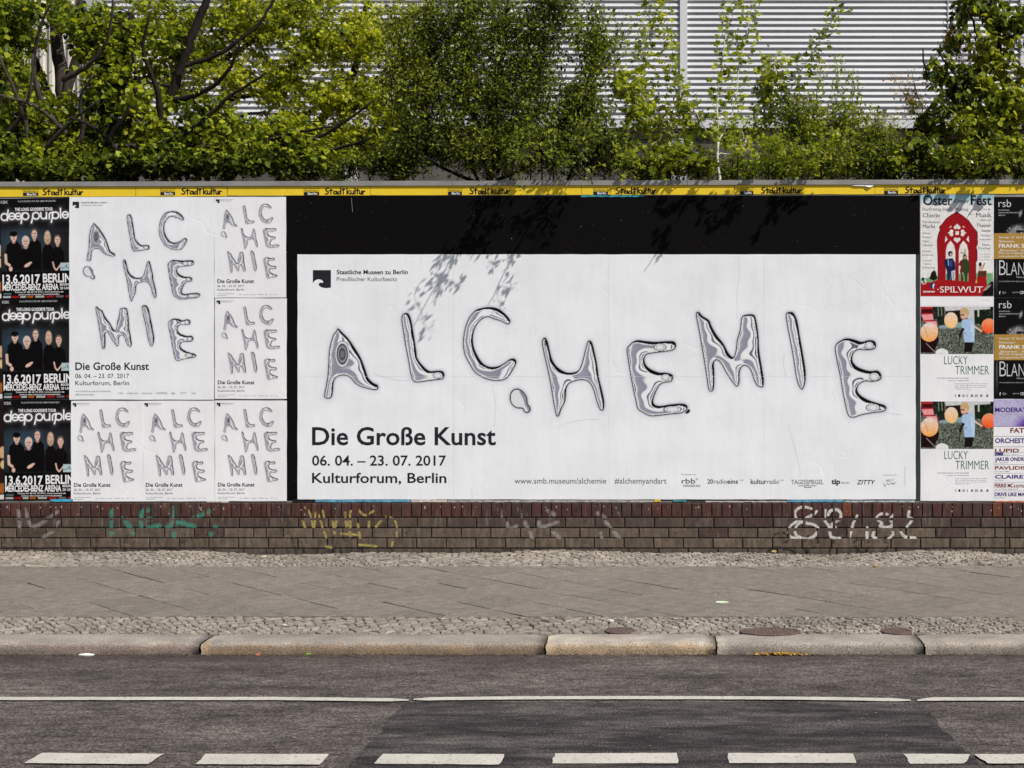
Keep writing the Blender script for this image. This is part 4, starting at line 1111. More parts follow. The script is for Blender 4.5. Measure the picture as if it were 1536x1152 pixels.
# ---- concert posters
def concert(x, y, label, first=None):
    # x,y : upper left corner; 107 x 151 px
    sh = Sheet('concert_poster', x, y, x + 106, y + 151, 0.0046, flat('poster_black', (.004,.004,.0045)), label, 'poster', 'dark concert posters with five people')
    cv = Canvas(x + .4, y + .4, x + 105.6, y + 150.6, 0.6, (.055, .05, .055))
    def q(a, b): return (x - 2.2 + a / 10.97, y - 3 + b / 10.97)     # zoom coords (0,295)*10.97
    # backdrop
    gx = (cv.GX - (x + 32)) / 44; gy = (cv.GY - (y + 70)) / 34
    g = np.exp(-(gx * gx + gy * gy)) 
    m = np.clip((cv.GY - (y + 38)) / 10, 0, 1) * np.clip(((y + 111) - cv.GY) / 3, 0, 1)
    cv.C += (g * m)[..., None] * np.array([.10, .19, .25]) + (m * .05)[..., None]
    sk = (.86, .72, .65); bk = (.035, .028, .03)
    def body(cx, sy, w, by):
        a = q(cx, sy)
        cv.poly([q(cx - w * .35, sy), q(cx + w * .35, sy), q(cx + w, sy + 75), q(cx + w * 1.15, sy + 260), q(cx + w * 1.05, by), q(cx - w * 1.05, by), q(cx - w * 1.15, sy + 260), q(cx - w, sy + 75)], bk, 1.2)
    def face(cx, cy, rx, ry, hair, hs=1.15, cap=False, longh=False):
        X0, Y0 = q(cx, cy); kx = rx / 10.97; ky = ry / 10.97
        if longh: cv.ell(X0, Y0 + ky * .7, kx * 1.35, ky * 1.8, hair, 1.4)
        cv.ell(X0, Y0 - ky * .18, kx * hs, ky * 1.1, hair, 1.2)
        cv.ell(X0, Y0 + ky * 1.1, kx * .55, ky * .5, (.70, .56, .50), 1.0)
        cv.ell(X0, Y0 + ky * .1, kx * .88, ky * .92, sk, 1.0)
        cv.ell(X0 - kx * .35, Y0 - ky * .1, kx * .22, ky * .12, (.3, .22, .2), .8, .8); cv.ell(X0 + kx * .35, Y0 - ky * .1, kx * .22, ky * .12, (.3, .22, .2), .8, .8)
        cv.ell(X0, Y0 + ky * .5, kx * .34, ky * .12, (.45, .25, .24), .8, .7)
        cv.ell(X0 + kx * .1, Y0 + ky * .2, kx * .12, ky * .2, (.70, .5, .45), .8, .6)
        if cap: cv.ell(X0, Y0 - ky * .75, kx * 1.12, ky * .6, bk, 1.0); cv.ell(X0 - kx * .5, Y0 - ky * .42, kx * .9, ky * .16, bk, .8)
    body(590, 700, 95, 1220); face(580, 620, 52, 78, (.32, .28, .27))
    body(800, 790, 85, 1220); face(795, 645, 42, 62, (.72, .6, .48), 1.1, longh=True)
    body(240, 730, 120, 1220); face(240, 665, 55, 70, (.6, .52, .45), 1.05, cap=True)
    body(960, 830, 100, 1220); face(960, 725, 50, 72, (.45, .36, .3))
    body(440, 850, 120, 1220); face(435, 745, 60, 78, (.80, .76, .72), 1.05)
    cv.stroke([[q(105, 960), q(110, 1090)], [q(110, 1090), q(165, 1130)]], 4.2, sk, 1.0)
    cv.ell(*q(185, 1190), 2.8, 3.6, sk, 1.0); cv.ell(*q(460, 1130), 5.4, 2.6, sk, 1.0, 1.0, -.5); cv.stroke([[q(490, 1100), q(520, 1090)]], 3, sk, 1.0)
    cv.stroke([[q(880, 1090), q(900, 1180), q(930, 1215)], [q(1000, 1140), q(940, 1215)]], 2.4, sk, .9)
    cv.poly([(x + 89, y + 97), (x + 105.5, y + 97), (x + 105.5, y + 109), (x + 89, y + 109)], (.68, .76, .78)); cv.stroke([[(x + 91, y + 106), (x + 97, y + 103), (x + 104, y + 106)]], 1.2, (.4, .5, .52)); cv.stroke([[(x + 98, y + 103), (x + 98, y + 100)]], .8, (.15, .2, .2))
    cv.poly([(x, y + 110), (x + 106, y + 110), (x + 106, y + 152), (x, y + 152)], (.03, .028, .03), 1.2)
    # glowing tube lettering
    def circ(cx, cy, r, a0=0, a1=360, n=18): return [q(cx + r * math.cos(math.radians(a0 + (a1 - a0) * i / n)), cy + r * math.sin(math.radians(a0 + (a1 - a0) * i / n))) for i in range(n + 1)]
    L = [circ(92, 335, 56), [q(155, 222), q(143, 300), q(140, 392)], circ(215, 325, 52, 20, 360), [q(163, 325), q(267, 325)], circ(322, 325, 52, 20, 360), [q(270, 325), q(374, 325)],
         circ(438, 325, 55), [q(392, 275), q(384, 340), q(366, 440)], circ(612, 322, 55), [q(566, 280), q(556, 350), q(536, 435)],
         [q(692, 270), q(692, 335)], circ(738, 330, 46, 180, 0), [q(784, 268), q(784, 372)], [q(830, 372), q(830, 310)], circ(872, 312, 42, 180, 280),
         circ(932, 318, 54), [q(890, 262), q(882, 350), q(862, 430)], [q(1015, 205), q(1017, 362)], circ(1095, 312, 50, 20, 360), [q(1045, 312), q(1145, 312)]]
    L[9 + 2] = circ(738, 326, 46, 0, 180)
    dd = cv.dseg(L)
    cv.blend(np.exp(-np.maximum(dd - 1, 0) / 2.6) * .55, (.62, .62, .64)); cv.blend(cv.cov(dd - 1.0, 1.0), (1, 1, 1))
    # sponsor marks
    for a, b, c in ((66, 230, (.85,.87,.87)), (255, 400, (.75,.08,.08)), (425, 545, (.85,.88,.85)), (570, 695, (.85,.42,.08)), (740, 930, (.86,.84,.8)), (965, 1130, (.78,.1,.1)), (1170, 1330, (.55,.5,.52)), (1370, 1440, (.7,.12,.12))):
        xa, xb = x - 2.2 + a / 13.96, x - 2.2 + b / 13.96
        cv.poly([(xa, y + 146), (xb, y + 146), (xb, y + 149), (xa, y + 149)], c, 1.0, .9); cv.stroke([[(xa + 1, y + 147.5), (xb - 1, y + 147.5)]], .6, (.15, .1, .1), .8, .5)
    cv.poly([(x + 3, y + 141.5), (x + 15, y + 141.5), (x + 15, y + 144.2), (x + 3, y + 144.2)], (.4, .5, .5), 1, .8)
    sh.raster(cv, M['print_plain'])
    sh.text('KBK', x + 1, x + 12, y + 3.2, y + 7.4, INKWG, bold=.02)
    sh.text('KLAUS BÖNISCH FÜR KBK GMBH PRÄSENTIERT', x + 27, x + 84, y + 3.2, y + 5.6, INKWG, bold=.01)
    sh.text('THE LONG GOODBYE TOUR', x + 22, x + 79, y + 14.2, y + 18.6, INKW, bold=.03)
    sh.text('BAND IN CONCERT', x + 2, x + 21, y + 110.8, y + 112.6, INKWG, bold=.01) if False else None
    sh.text('13.6.2017', x + 2, x + 58.5, y + 114.6, y + 127.4, INKW, bold=.028)
    sh.text('BERLIN', x + 62.6, x + 105, y + 113.6, y + 126.2, INKW, bold=.028)
    sh.text('MERCEDES-BENZ ARENA', x + 2, x + 86, y + 128.6, y + 137.6, INKW, bold=.03)
    sh.text('BEGINN', x + 88, x + 105, y + 128.0, y + 131.4, INKW, bold=.02); sh.text('20 UHR', x + 88, x + 105, y + 133.4, y + 137, INKW, bold=.02)
    sh.text('Tickets 01 80 60 70 070 / www.eventim.de', x + 20, x + 93, y + 139.4, y + 141.6, INKW, bold=.012)
    sh.text('sowie an allen bekannten Vorverkaufsstellen', x + 26, x + 87, y + 143, y + 145, INKW, bold=.012)
    return sh
c0 = concert(2.6, 298.2, 'uppermost of the three dark concert posters with five people in black')
c0.o.rotation_euler.y = math.radians(-.8)
for px, py, lb, t in ((4.0, 448.6, 'dark concert poster with five people in black, middle one of its column', -.5), (6.4, 600.2, 'dark concert poster with five people in black, lowest of its column', -.3)):
    o = copy_tree(c0.o); o['label'] = lb; o.location = (X(px), -0.0049, Z(py + 150.4)); o.rotation_euler.y = math.radians(t)
# neighbouring posters mostly outside the picture
for k, (xa, y0, y1, lb) in enumerate(((3.0, 298.5, 449.5, 'upper edge sliver of a dark brown poster at the far left'), (4.6, 449.8, 600, 'middle edge sliver of a dark brown poster at the far left'), (7.6, 600.6, 751, 'lower edge sliver of a dark brown poster at the far left'))):
    sh = Sheet('sliver_poster', xa - 108, y0, xa, y1, 0.0040, flat('poster_brown_black', (.014,.010,.009)), lb, 'poster', 'brown posters at the far left')
    cv = Canvas(xa - 30, y0 + 2, xa - .3, y1 - 2, 1.0, (.13, .09, .08))
    cv.ell(xa - 3, y0 + 78, 7, 9, (.8, .66, .5), 2); cv.ell(xa - 1, y0 + 96, 6, 7, (.85, .72, .52), 2); cv.ell(xa - 4, y0 + 132, 7, 8, (.62, .36, .16), 3)
    cv.poly([(xa - 30, y1 - 9), (xa, y1 - 9), (xa, y1), (xa - 30, y1)], (.86, .85, .82), 1)
    sh.raster(cv, M['print_plain'])

# ---- red arch festival poster
af = Sheet('arch_poster', 1380.2, 292.2, 1490.4, 458.5, 0.0056, M['paper_b'], 'white festival poster with a red gothic arch and two standing figures', 'poster')
cv = Canvas(1380.6, 292.6, 1490, 445, 0.55, (.97, .96, .94))
def k7(a, b): return (1380 + a / 6.98, 285 + b / 6.98)
gt = np.clip((308 - cv.GY) / 14, 0, 1) * .8
cv.blend(gt, (.50, .74, .80))
cv.poly([k7(0, 930), k7(60, 925), k7(180, 900), k7(420, 860), k7(600, 870), k7(760, 870), k7(770, 1010), k7(0, 1010)], (.50, .70, .50), 2)
red = (.66, .08, .12); dred = (.36, .03, .07)
arch = [k7(385,228), k7(450,270), k7(510,320), k7(555,385), k7(600,440), k7(605,560), k7(590,600), k7(600,650), k7(598,740), k7(585,760), k7(585,980), k7(185,980), k7(182,700), k7(175,540), k7(185,470), k7(205,420), k7(198,385), k7(225,360), k7(270,300), k7(320,262)]
cv.poly(arch, dred, .8); cv.poly([(a + (1435 - a) * .04, b + .7) for a, b in arch], red, .8)
cream = (.96, .95, .92)
for m in (-1, 1):
    cx = 386 + m * 68
    cv.poly([k7(cx, 530), k7(cx + 36, 575), k7(cx + 50, 640), k7(cx + 50, 960), k7(cx - 50, 960), k7(cx - 50, 640), k7(cx - 36, 575)], cream, .7)
    cv.poly([k7(cx - 50, 880), k7(cx + 50, 870), k7(cx + 50, 960), k7(cx - 50, 960)], (.45, .68, .45), .8)
    cv.poly([k7(386 + m * 120, 478), k7(386 + m * 96, 520), k7(386 + m * 128, 550)], cream, .6); cv.poly([k7(386 + m * 58, 372), k7(386 + m * 86, 395), k7(386 + m * 62, 392)], cream, .6)
    hx, hy = 386 + m * 68, 450
    cv.ell(*k7(hx + m * -10, hy - 17), 2.8, 2.6, cream, .6); cv.ell(*k7(hx + m * -10, hy + 17), 2.8, 2.6, cream, .6); cv.poly([k7(hx - m * 22, hy - 30), k7(hx - m * 22, hy + 30), k7(hx + m * 32, hy)], cream, .7)
for hy, sg in ((385, -1), (525, 1)):
    cv.ell(*k7(370, hy - sg * 8), 2.6, 2.7, cream, .6); cv.ell(*k7(404, hy - sg * 8), 2.6, 2.7, cream, .6); cv.poly([k7(355, hy), k7(419, hy), k7(387, hy + sg * 32)], cream, .7)
cv.poly([k7(369, 432), k7(405, 432), k7(405, 470), k7(369, 470)], cream, .6)
for i in range(26):    # brick courses on the arch
    yy = 285 + (250 + i * 28) / 6.98
    for (xa, xb) in ((188, 250), (528, 590)):
        if i > 6: cv.stroke([[(1380 + xa / 6.98, yy), (1380 + xb / 6.98, yy)]], .35, dred, .6, .55)
# blue figure with sword and shield
nv = (.10, .15, .32); lb_ = (.30, .38, .58)
cv.poly([k7(290,720), k7(340,715), k7(365,760), k7(372,870), k7(350,960), k7(318,965), k7(318,870), k7(308,980), k7(285,985), k7(280,850), k7(262,800), k7(245,770), k7(262,725)], nv, .8)
cv.ell(*k7(316, 668), 3.4, 4.0, (.08,.09,.18), .7); cv.ell(*k7(322, 676), 1.9, 2.4, (.85,.7,.6), .6); cv.poly([k7(300,735), k7(340,735), k7(335,800), k7(300,800)], lb_, 1, .6)
cv.stroke([[k7(285, 640), k7(297, 790)]], 1.0, (.82,.84,.88), .6); cv.poly([k7(325,850), k7(368,838), k7(366,920), k7(345,962), k7(330,930)], (.86,.86,.84), .7); cv.stroke([[k7(345, 860), k7(347, 930)]], .8, (.3,.3,.32), .6)
# green and red figure with tall hat
gn = (.20, .28, .16); br = (.42, .18, .13)
cv.poly([k7(445,720), k7(485,715), k7(515,760), k7(520,850), k7(495,880), k7(490,960), k7(470,965), k7(462,880), k7(440,860), k7(430,800)], gn, .8)
cv.poly([k7(420,740), k7(450,725), k7(455,830), k7(440,870), k7(455,930), k7(445,965), k7(425,955), k7(428,900), k7(415,850), k7(425,800), k7(400,785)], br, .8)
cv.ell(*k7(466, 700), 3.0, 4.0, (.25,.3,.2), .7); cv.ell(*k7(468, 708), 2.0, 2.6, (.78,.62,.5), .6); cv.stroke([[k7(470, 670), k7(468, 620)], [k7(455, 665), k7(425, 655)]], 1.4, (.55,.45,.25), .6)
cv.ell(*k7(628, 780), 2.3, 3.2, (.2,.12,.1), .7); cv.poly([k7(615,800), k7(645,800), k7(680,770), k7(650,850), k7(650,890), k7(610,880)], (.85,.72,.64), .8); cv.stroke([[k7(660, 800), k7(675, 765)]], .9, (.3,.3,.28))
# base wall
cv.poly([k7(0,970), k7(120,965), k7(200,935), k7(580,965), k7(610,880), k7(695,850), k7(690,920), k7(700,1000), k7(700,1112), k7(0,1112)], (.70, .10, .12), .8)
cv.poly([k7(605,850), k7(692,845), k7(692,900), k7(605,910)], (.35,.22,.16), 1.0)
for i in range(5): cv.stroke([[k7(10, 985 + i * 26), k7(690, 985 + i * 26)]], .35, dred, .6, .5)
cv.poly([k7(95,930), k7(120,860), k7(150,840), k7(165,860), k7(180,930), k7(140,950)], (.10,.10,.09), 1.0); cv.ell(*k7(40, 960), 4.2, 4.2, (.85,.86,.82), 1.0); cv.ell(*k7(30, 935), 2.0, 2.8, (.15,.2,.13), .8); cv.ell(*k7(40, 968), 1.2, 1.8, (.2,.3,.25), .8)
cv.poly([k7(640,1112), k7(690,1020), k7(740,960), k7(770,960), k7(770,1112)], (.10,.06,.06), 1.0); cv.poly([k7(650,1060), k7(700,1005), k7(745,985), k7(735,1010), k7(690,1050)], (.85,.75,.7), 1.0, .8)
cv.poly([k7(576,975), k7(588,920), k7(600,975)], (.85,.72,.3), .7)
cv.poly([k7(105,978), k7(155,978), k7(155,1025), k7(105,1025)], (.14, .20, .48), .7)
af.raster(cv, M['print_b'])
af.text('f', 1380 + 128/6.98, 1380 + 152/6.98, 285 + 984/6.98, 285 + 1030/6.98, INKW, bold=.03)
afT = lambda t, a, b, c, d, m=INK, **k: af.text(t, 1380 + a / 13.71, 1380 + b / 13.71, 290 + c / 13.71, 290 + d / 13.71, m, **k)
def afS(t, a, b, c, d, m=INK, **k): return serif_text(af, t, 1380 + a / 13.71, 1380 + b / 13.71, 290 + c / 13.71, 290 + d / 13.71, m, **k)
afS('Oster', 62, 665, 45, 240, bold=.018); afS('Kloster', 700, 1005, 118, 192); afS('Fest', 1040, 1465, 45, 240, bold=.022)
afS('KarFreitag bis O.-Montag', 55, 990, 295, 355, INKG); afT('tägl. ab 10 Uhr', 1095, 1460, 315, 350, INKG)
afS('Chorin', 55, 400, 412, 492); afS('Handwerks-', 55, 425, 565, 612, INKG); afS('Markt', 55, 310, 645, 712)
for i, t in enumerate(('Ritter', 'Riesen', 'Feen', 'Gaukler')): afT(t, 55, [215, 230, 180, 265][i], 800 + i * 82, 838 + i * 82, INKG)
afT('vielen', 980, 1105, 415, 445, INKL); afS('Musik', 1150, 1465, 405, 490); afT('/ Bühnen', 1210, 1465, 530, 570, INKG); afS('Theater', 1160, 1462, 625, 692)
afT('Gaukler', 1265, 1465, 750, 788, INKG, bold=.02); afT('Winter-', 1250, 1458, 848, 885, INKG); afT('Austreiben', 1215, 1458, 930, 965, INKG); afT('Feuer-', 1275, 1450, 1030, 1080, INKG); afT('Drachen', 1195, 1450, 1105, 1150, INKG)
b2 = lambda t, a, b, c, d, m=INK, **k: af.text(t, 1380 + a / 12.8, 1380 + b / 12.8, 370 + c / 12.8, 370 + d / 12.8, m, **k)
b2('Oster-', 45, 225, 68, 105, INKG); b2('bräuche', 45, 250, 138, 175, INKG); b2('Mittelalter', 45, 235, 245, 278, INKL); b2('Vieles', 45, 215, 315, 348, INKL); b2('Fackelzug', 45, 285, 385, 415, INKG)
for i in range(3): b2('u.v.m. Konzert', 1130, 1350, 130 + 52 * i, 155 + 52 * i, INKL)
b2('www', 48, 288, 835, 882, INKW, bold=.02); serif_text(af, '·SPILWUT', 1380 + 330/12.8, 1380 + 1200/12.8, 370 + 765/12.8, 370 + 880/12.8, INKW)
b2('Kloster Chorin', 1190, 1330, 1015, 1030, INKL)

# ---- balloon posters
def balloon_picture(x, y):
    cv = Canvas(x + .4, y + .4, x + 109.6, y + 71.4, 0.6, (.34, .37, .32))
    def q(a, b): return (x + (a - 52) / 13.24, y + (b - 45) / 13.24)
    n1 = vnoise(cv.C.shape[:2], (70, 110), 3); n2 = vnoise(cv.C.shape[:2], (40, 60), 4)
    cv.C += ((n1 - .5) * .5 + (n2 - .5) * .2)[..., None]
    up = [q(0, 0), q(1500, 0), q(1500, 400), q(1140, 390), q(1100, 470), q(420, 480), q(380, 300), q(0, 340)]
    cv.poly(up, (.10, .14, .10), 1.5)
    cv.C += (np.clip(1 - (cv.GY - y) / 32, 0, 1) * (vnoise(cv.C.shape[:2], (30, 40), 8) - .5) * .25)[..., None]
    cv.poly([q(420, 430), q(900, 350), q(900, 470), q(420, 490)], (.52, .62, .64), 2)
    cv.poly([q(520, 45), q(1440, 45), q(1440, 100), q(1120, 120), q(1130, 400), q(1010, 300), q(840, 120), q(560, 140)], (.80, .80, .80), 1.2)
    cv.poly([q(590, 150), q(840, 130), q(850, 290), q(760, 290)], (.12, .07, .06), 1.2)
    for a in (405, 470, 535): cv.stroke([[q(a, 50), q(a + 10, 230)]], 1.5, (.6, .62, .55), 1.0, .8)
    cv.stroke([[q(1205, 120), q(1205, 270)]], 2.4, (.78, .80, .7), 1)
    cv.poly([q(1140, 260), q(1500, 230), q(1500, 400), q(1250, 400), q(1140, 370)], (.08, .12, .08), 1.5)
    cv.poly([q(40, 640), q(160, 500), q(400, 600), q(420, 720), q(360, 860), q(330, 960), q(40, 960)], (.12, .03, .04), 1.2)
    cv.poly([q(60, 45), q(300, 45), q(300, 180), q(320, 330), q(380, 340), q(420, 560), q(340, 720), q(200, 380), q(110, 340), q(70, 210)], (.66, .16, .18), 1.0)
    cv.poly([q(70, 210), q(295, 200), q(320, 310), q(120, 320)], (.92, .60, .62), 1.0); cv.poly([q(90, 100), q(300, 100), q(300, 175), q(80, 175)], (.25, .03, .05), 1.0); cv.poly([q(150, 345), q(370, 345), q(410, 520), q(300, 480)], (.93, .66, .66), 1.0)
    cv.grad_ell(*q(228, 560), 176 / 13.24, 188 / 13.24, (.90, .84, .82), (.96, .66, .34)); cv.stroke([[q(125, 430), q(200, 660)]], .5, (.35, .25, .2), .7, .7)
    cv.grad_ell(*q(662, 320), 134 / 13.24, 158 / 13.24, (.92, .83, .77), (.97, .76, .48))
    cv.grad_ell(*q(1415, 430), 148 / 13.24, 146 / 13.24, (.93, .62, .45), (.98, .32, .10))
    cv.ell(*q(480, 985), 130 / 13.24, 105 / 13.24, (.90, .90, .90), 1.0); cv.stroke([[q(170, 780), q(260, 870), q(340, 950)]], .7, (.85, .85, .85))
    cv.poly([q(870, 330), q(960, 290), q(1080, 290), q(1135, 420), q(1130, 520), q(1125, 760), q(930, 760), q(900, 560), q(880, 480)], (.66, .76, .88), 1.0)
    cv.poly([q(900, 560), q(960, 560), q(1000, 640), q(960, 600)], (.40, .48, .62), 1.2, .6); cv.poly([q(1040, 330), q(1130, 440), q(1128, 740), q(1080, 700)], (.80, .88, .95), 1.5, .5)
    cv.stroke([[q(900, 500), q(860, 570), q(840, 640)]], 4.0, (.16, .10, .10), 1.0); cv.stroke([[q(1130, 440), q(1210, 500), q(1285, 550)]], 2.6, (.88, .74, .66), 1.0); cv.ell(*q(1300, 570), 2.2, 2.6, (.45, .18, .12), 1.0)
    cv.poly([q(935, 760), q(1100, 760), q(1080, 950), q(920, 950)], (.08, .06, .07), 1.0)
    cv.ell(*q(930, 170), 90 / 13.24, 105 / 13.24, (.78, .66, .46), 1.0); cv.ell(*q(915, 240), 62 / 13.24, 72 / 13.24, (.86, .70, .60), 1.0); cv.ell(*q(890, 215), 3.2, 1.6, (.45, .33, .25), 1.0, .7); cv.ell(*q(925, 290), 2.6, 1.0, (.6, .35, .3), .8, .7)
    return cv
GT = flat('ink_green', (.04, .15, .075))
def balloons(x, y, label):
    sh = Sheet('balloon_poster', x, y, x + 110, y + 150.5, 0.0050, M['paper_b'], label, 'poster', 'white posters with a balloon picture')
    sh.raster(balloon_picture(x, y + 1), M['print_plain'])
    sh.text('LUCKY', x + 36, x + 71, y + 75.4, y + 87.8, GT, bold=-.012); sh.text('TRIMMER', x + 52.5, x + 103, y + 90, y + 103, GT, bold=-.012)
    sh.text('THE INTERNATIONAL SHORT FILM SERIES', x + 25, x + 72.5, y + 107.6, y + 109.4, INKL); sh.text('TALES OF ANIMATION', x + 40, x + 72.5, y + 111.4, y + 113, INKL)
    for i, t in enumerate(('berlin screening of short films and tales', 'every month with open air and guests', 'films from all over the world in', 'original versions')): sh.text(t, x + 52, x + [101, 98, 100, 76][i], y + 116 + i * 2.6, y + 117.4 + i * 2.6, INKL)
    for a, w, m in ((52.5, 1, INK), (57, 3, INK), (63, 4, INKL), (69.5, 2, INKL), (76, 3, INKG), (81.5, 5, INKL), (90, 3, INKG), (99, 3, INKG)): sh.poly([(x + a, y + 136.8), (x + a + w, y + 136.4), (x + a + w, y + 133.6), (x + a + w * .4, y + 132.6), (x + a, y + 133.8)], m, 'sponsor_mark')
    return sh
b0 = balloons(1380.2, 458.6, 'white poster with a boy among orange balloons, directly below the red arch poster')
o = copy_tree(b0.o); o['label'] = 'white poster with a boy among orange balloons, resting on the brick wall'; o.location = (X(1380.4), -0.0054, Z(611 + 140.2)); o.rotation_euler.y = math.radians(.1)
for ch in o.children: pass

# ---- orchestra film posters
OC = flat('ochre', (.40, .235, .05)); PW = flat('ink_silver', (.6, .6, .62))
def orchestra(x, y, label):
    sh = Sheet('film_poster', x, y, x + 110, y + 151, 0.0050, flat('poster_black', (.004,.004,.0045)), label, 'poster', 'black and ochre film concert posters')
    cv = Canvas(x + .4, y + 2, x + 109, y + 57, .7, (.05, .045, .05))
    cv.ell(x + 45, y + 54, 24, 13, (.62, .62, .64), 6, .8); cv.ell(x + 39, y + 52, 7, 2, (.08, .08, .08), 1.5); cv.ell(x + 56, y + 52, 7, 2, (.08, .08, .08), 1.5); cv.ell(x + 40, y + 25, 2, 5, (.75, .75, .78), 2.5, .8, .3)
    for i in range(26): cv.ell(x + 18 + rnd.random() * 60, y + 42 + rnd.random() * 12, .9, .9, (.75, .75, .77), .8, .8)
    cv.ell(x + 62, y + 40, 22, 12, (.04, .04, .04), 6, .7)
    sh.raster(cv, M['print_plain'])
    sh.rect(x, y + 54.5, x + 109.9, y + 93, OC, 'printed_band', .0014)
    cv = Canvas(x + 1, y + 93.5, x + 8, y + 149, 1, (.05, .045, .05)); cv.ell(x + 4, y + 113, 1.3, 22, (.55, .55, .55), 2, .6); sh.raster(cv, M['print_plain'])
    sh.text('rsb', x + 7, x + 26, y + 4, y + 15.2, PW, bold=-.004)
    sh.text('RUNDFUNK-', x + 7, x + 24, y + 19, y + 20.8, INKWG, bold=.01); sh.text('SINFONIEORCHESTER', x + 7, x + 42, y + 22.8, y + 24.6, INKWG, bold=.01); sh.text('BERLIN', x + 7, x + 17, y + 26.6, y + 28.4, INKWG, bold=.01)
    sh.text('Sonntag / 23. April 2017 / 20 Uhr', x + 7.5, x + 70, y + 59, y + 62, INKW); sh.text('Filmkonzert', x + 7.5, x + 31, y + 65, y + 68.2, INKW)
    sh.text('FRANK STROBEL', x + 7.5, x + 82, y + 70.6, y + 76, INKW, bold=.02); sh.text('„Blancanieves“ - Ein Märchen', x + 7.5, x + 66, y + 78.6, y + 81.6, INKW); sh.text('Film mit Originalmusik und', x + 7.5, x + 62, y + 82.8, y + 85.6, INKW); sh.text('und spanischer Flamenco', x + 7.5, x + 60, y + 87.4, y + 90.4, INKW)
    sh.text('B', x + 8, x + 18, y + 94.6, y + 117.6, PW, bold=-.014); serif_text(sh, 'LANCA', x + 19, x + 68, y + 98.2, y + 117.6, PW, bold=-.014); sh.text('Filmmusik live', x + 34, x + 60, y + 119, y + 121.6, INKWG)
    sh.text('IM KONZERTHAUS BERLIN UND AUF DER BÜHNE', x + 8, x + 72, y + 126, y + 127.6, INKWG); sh.text('f', x + 8, x + 10, y + 141.6, y + 146, INKW, bold=.02); sh.text('G+', x + 12.6, x + 18.6, y + 141.8, y + 145.4, INKWG)
    sh.text('gefördert', x + 28, x + 38, y + 142, y + 144, INKWG); sh.text('CENTRE', x + 39, x + 54, y + 141.4, y + 145.4, PW, bold=.02)
    return sh
f0 = orchestra(1490.4, 295.4, 'upper black film concert poster with an ochre band, right of the red arch poster')
o = copy_tree(f0.o); o['label'] = 'lower black film concert poster with an ochre band, right of the upper balloon poster'; o.location = (X(1491), -0.0054, Z(447.5 + 150.6))

# ---- line-up poster
lu = Sheet('lineup_poster', 1490, 598.6, 1600, 751.6, 0.0060, M['paper_b'], 'white and lilac poster listing bands in purple and red, lowest at the right', 'poster')
cv = Canvas(1490.3, 599, 1599, 640, .9, (.76, .73, .87)); cv.ell(1544, 640, 20, 14, (.36, .20, .62), 12, .9); cv.ell(1500, 620, 30, 30, (.80, .78, .90), 20, .5); lu.raster(cv, M['print_b'])
PU = flat('ink_purple', (.055, .03, .20)); RD = flat('ink_brick_red', (.25, .05, .035))
L6 = lambda t, a, b, c, d, m: lu.text(t, 1486 + a / 7.2, 1486 + b / 7.2, 595 + c / 7.2, 595 + d / 7.2, m, bold=.025)
L6('MODERAT', 45, 385, 118, 165, PU); L6('FATONI', 210, 520, 340, 388, RD); L6('ORCHESTRE', 45, 445, 450, 498, PU); L6('LUPID', 45, 305, 562, 598, RD); L6('JAKUB ONDRA', 45, 395, 655, 692, PU); L6('PAVLIDIS', 45, 380, 750, 785, RD)
L6('CLAIRE', 45, 352, 845, 882, PU); L6('FERRIS MC', 42, 245, 938, 978, RD); L6('& DJ STYLEWARZ', 250, 430, 950, 978, RD); L6('DRIVE LIKE MARIA', 42, 440, 1035, 1072, PU)
for yy, t, xb in ((190, 'D.J. SCHALL, BODDEN, MAGDEBURG', 330), (622, 'FR. 7. JULI 2017', 300), (712, 'FR. AUGUST', 190), (805, 'DO. OKTOBER', 205), (900, 'FR. MÄRZ', 145), (996, 'SA. OKTOBER, KESSELHAUS', 290), (1090, 'FR. AUGUST', 150)):
    lu.text(t, 1486 + 45/7.2, 1486 + xb/7.2, 595 + (yy-5)/7.2, 595 + (yy+6)/7.2, INKL)
for yy in (320, 428, 540, 602, 636, 730, 825, 922, 1015): lu.strokes([[(1491, 595 + yy / 7.2), (1599, 595 + yy / 7.2)]], .35, RD if yy in (320, 428, 540) else INKL, 'rule_line')
lu.rect(1492, 679, 1504.5, 683, PU, 'printed_box')

# ---- paper remnants left on the board
BL = (.12, .33, .46); 
rem = [(440, 473, 748.9, 752.8, (.01,.01,.012), 'black paper remnant under the lower left corner of the wide poster'), (473, 616, 749.4, 753.2, BL, 'blue paper remnant under the wide poster, below the venue line'),
       (617, 671, 749.4, 753.2, (.62,.52,.46), 'beige paper remnant under the wide poster next to the blue one'), (672, 980, 750.2, 753.4, (.40,.38,.36), 'long grey paper remnant under the middle of the wide poster'),
       (981, 991, 749.2, 752.6, (.75,.55,.06), 'small yellow paper remnant under the wide poster'), (1010, 1029, 749.6, 752.6, (.05,.25,.30), 'small teal paper remnant under the wide poster'),
       (1030, 1139, 749.0, 751.0, (.012,.012,.014), 'thin black paper remnant under the logos of the wide poster'), (1058, 1180, 751.2, 753.4, (.50,.47,.43), 'cream paper remnant above the white graffiti'),
       (1181, 1265, 749.4, 753.2, BL, 'blue paper remnant above the white graffiti'), (1266, 1372, 750.6, 753.4, (.42,.47,.48), 'pale grey remnant near the lower right corner of the wide poster'),
       (76, 110, 748.6, 752.2, (.06,.42,.62), 'bright blue paper remnant under the lowest concert poster'), (872, 965, 293.0, 295.6, (.04,.30,.36), 'teal paper remnant between the yellow strip and the black sheet'),
       (1492, 1560, 751.0, 753.6, (.55,.20,.12), 'reddish paper remnant under the band list poster'), (310, 344, 751.4, 753.6, (.55,.50,.45), 'cream remnant under the bottom row of small posters')]
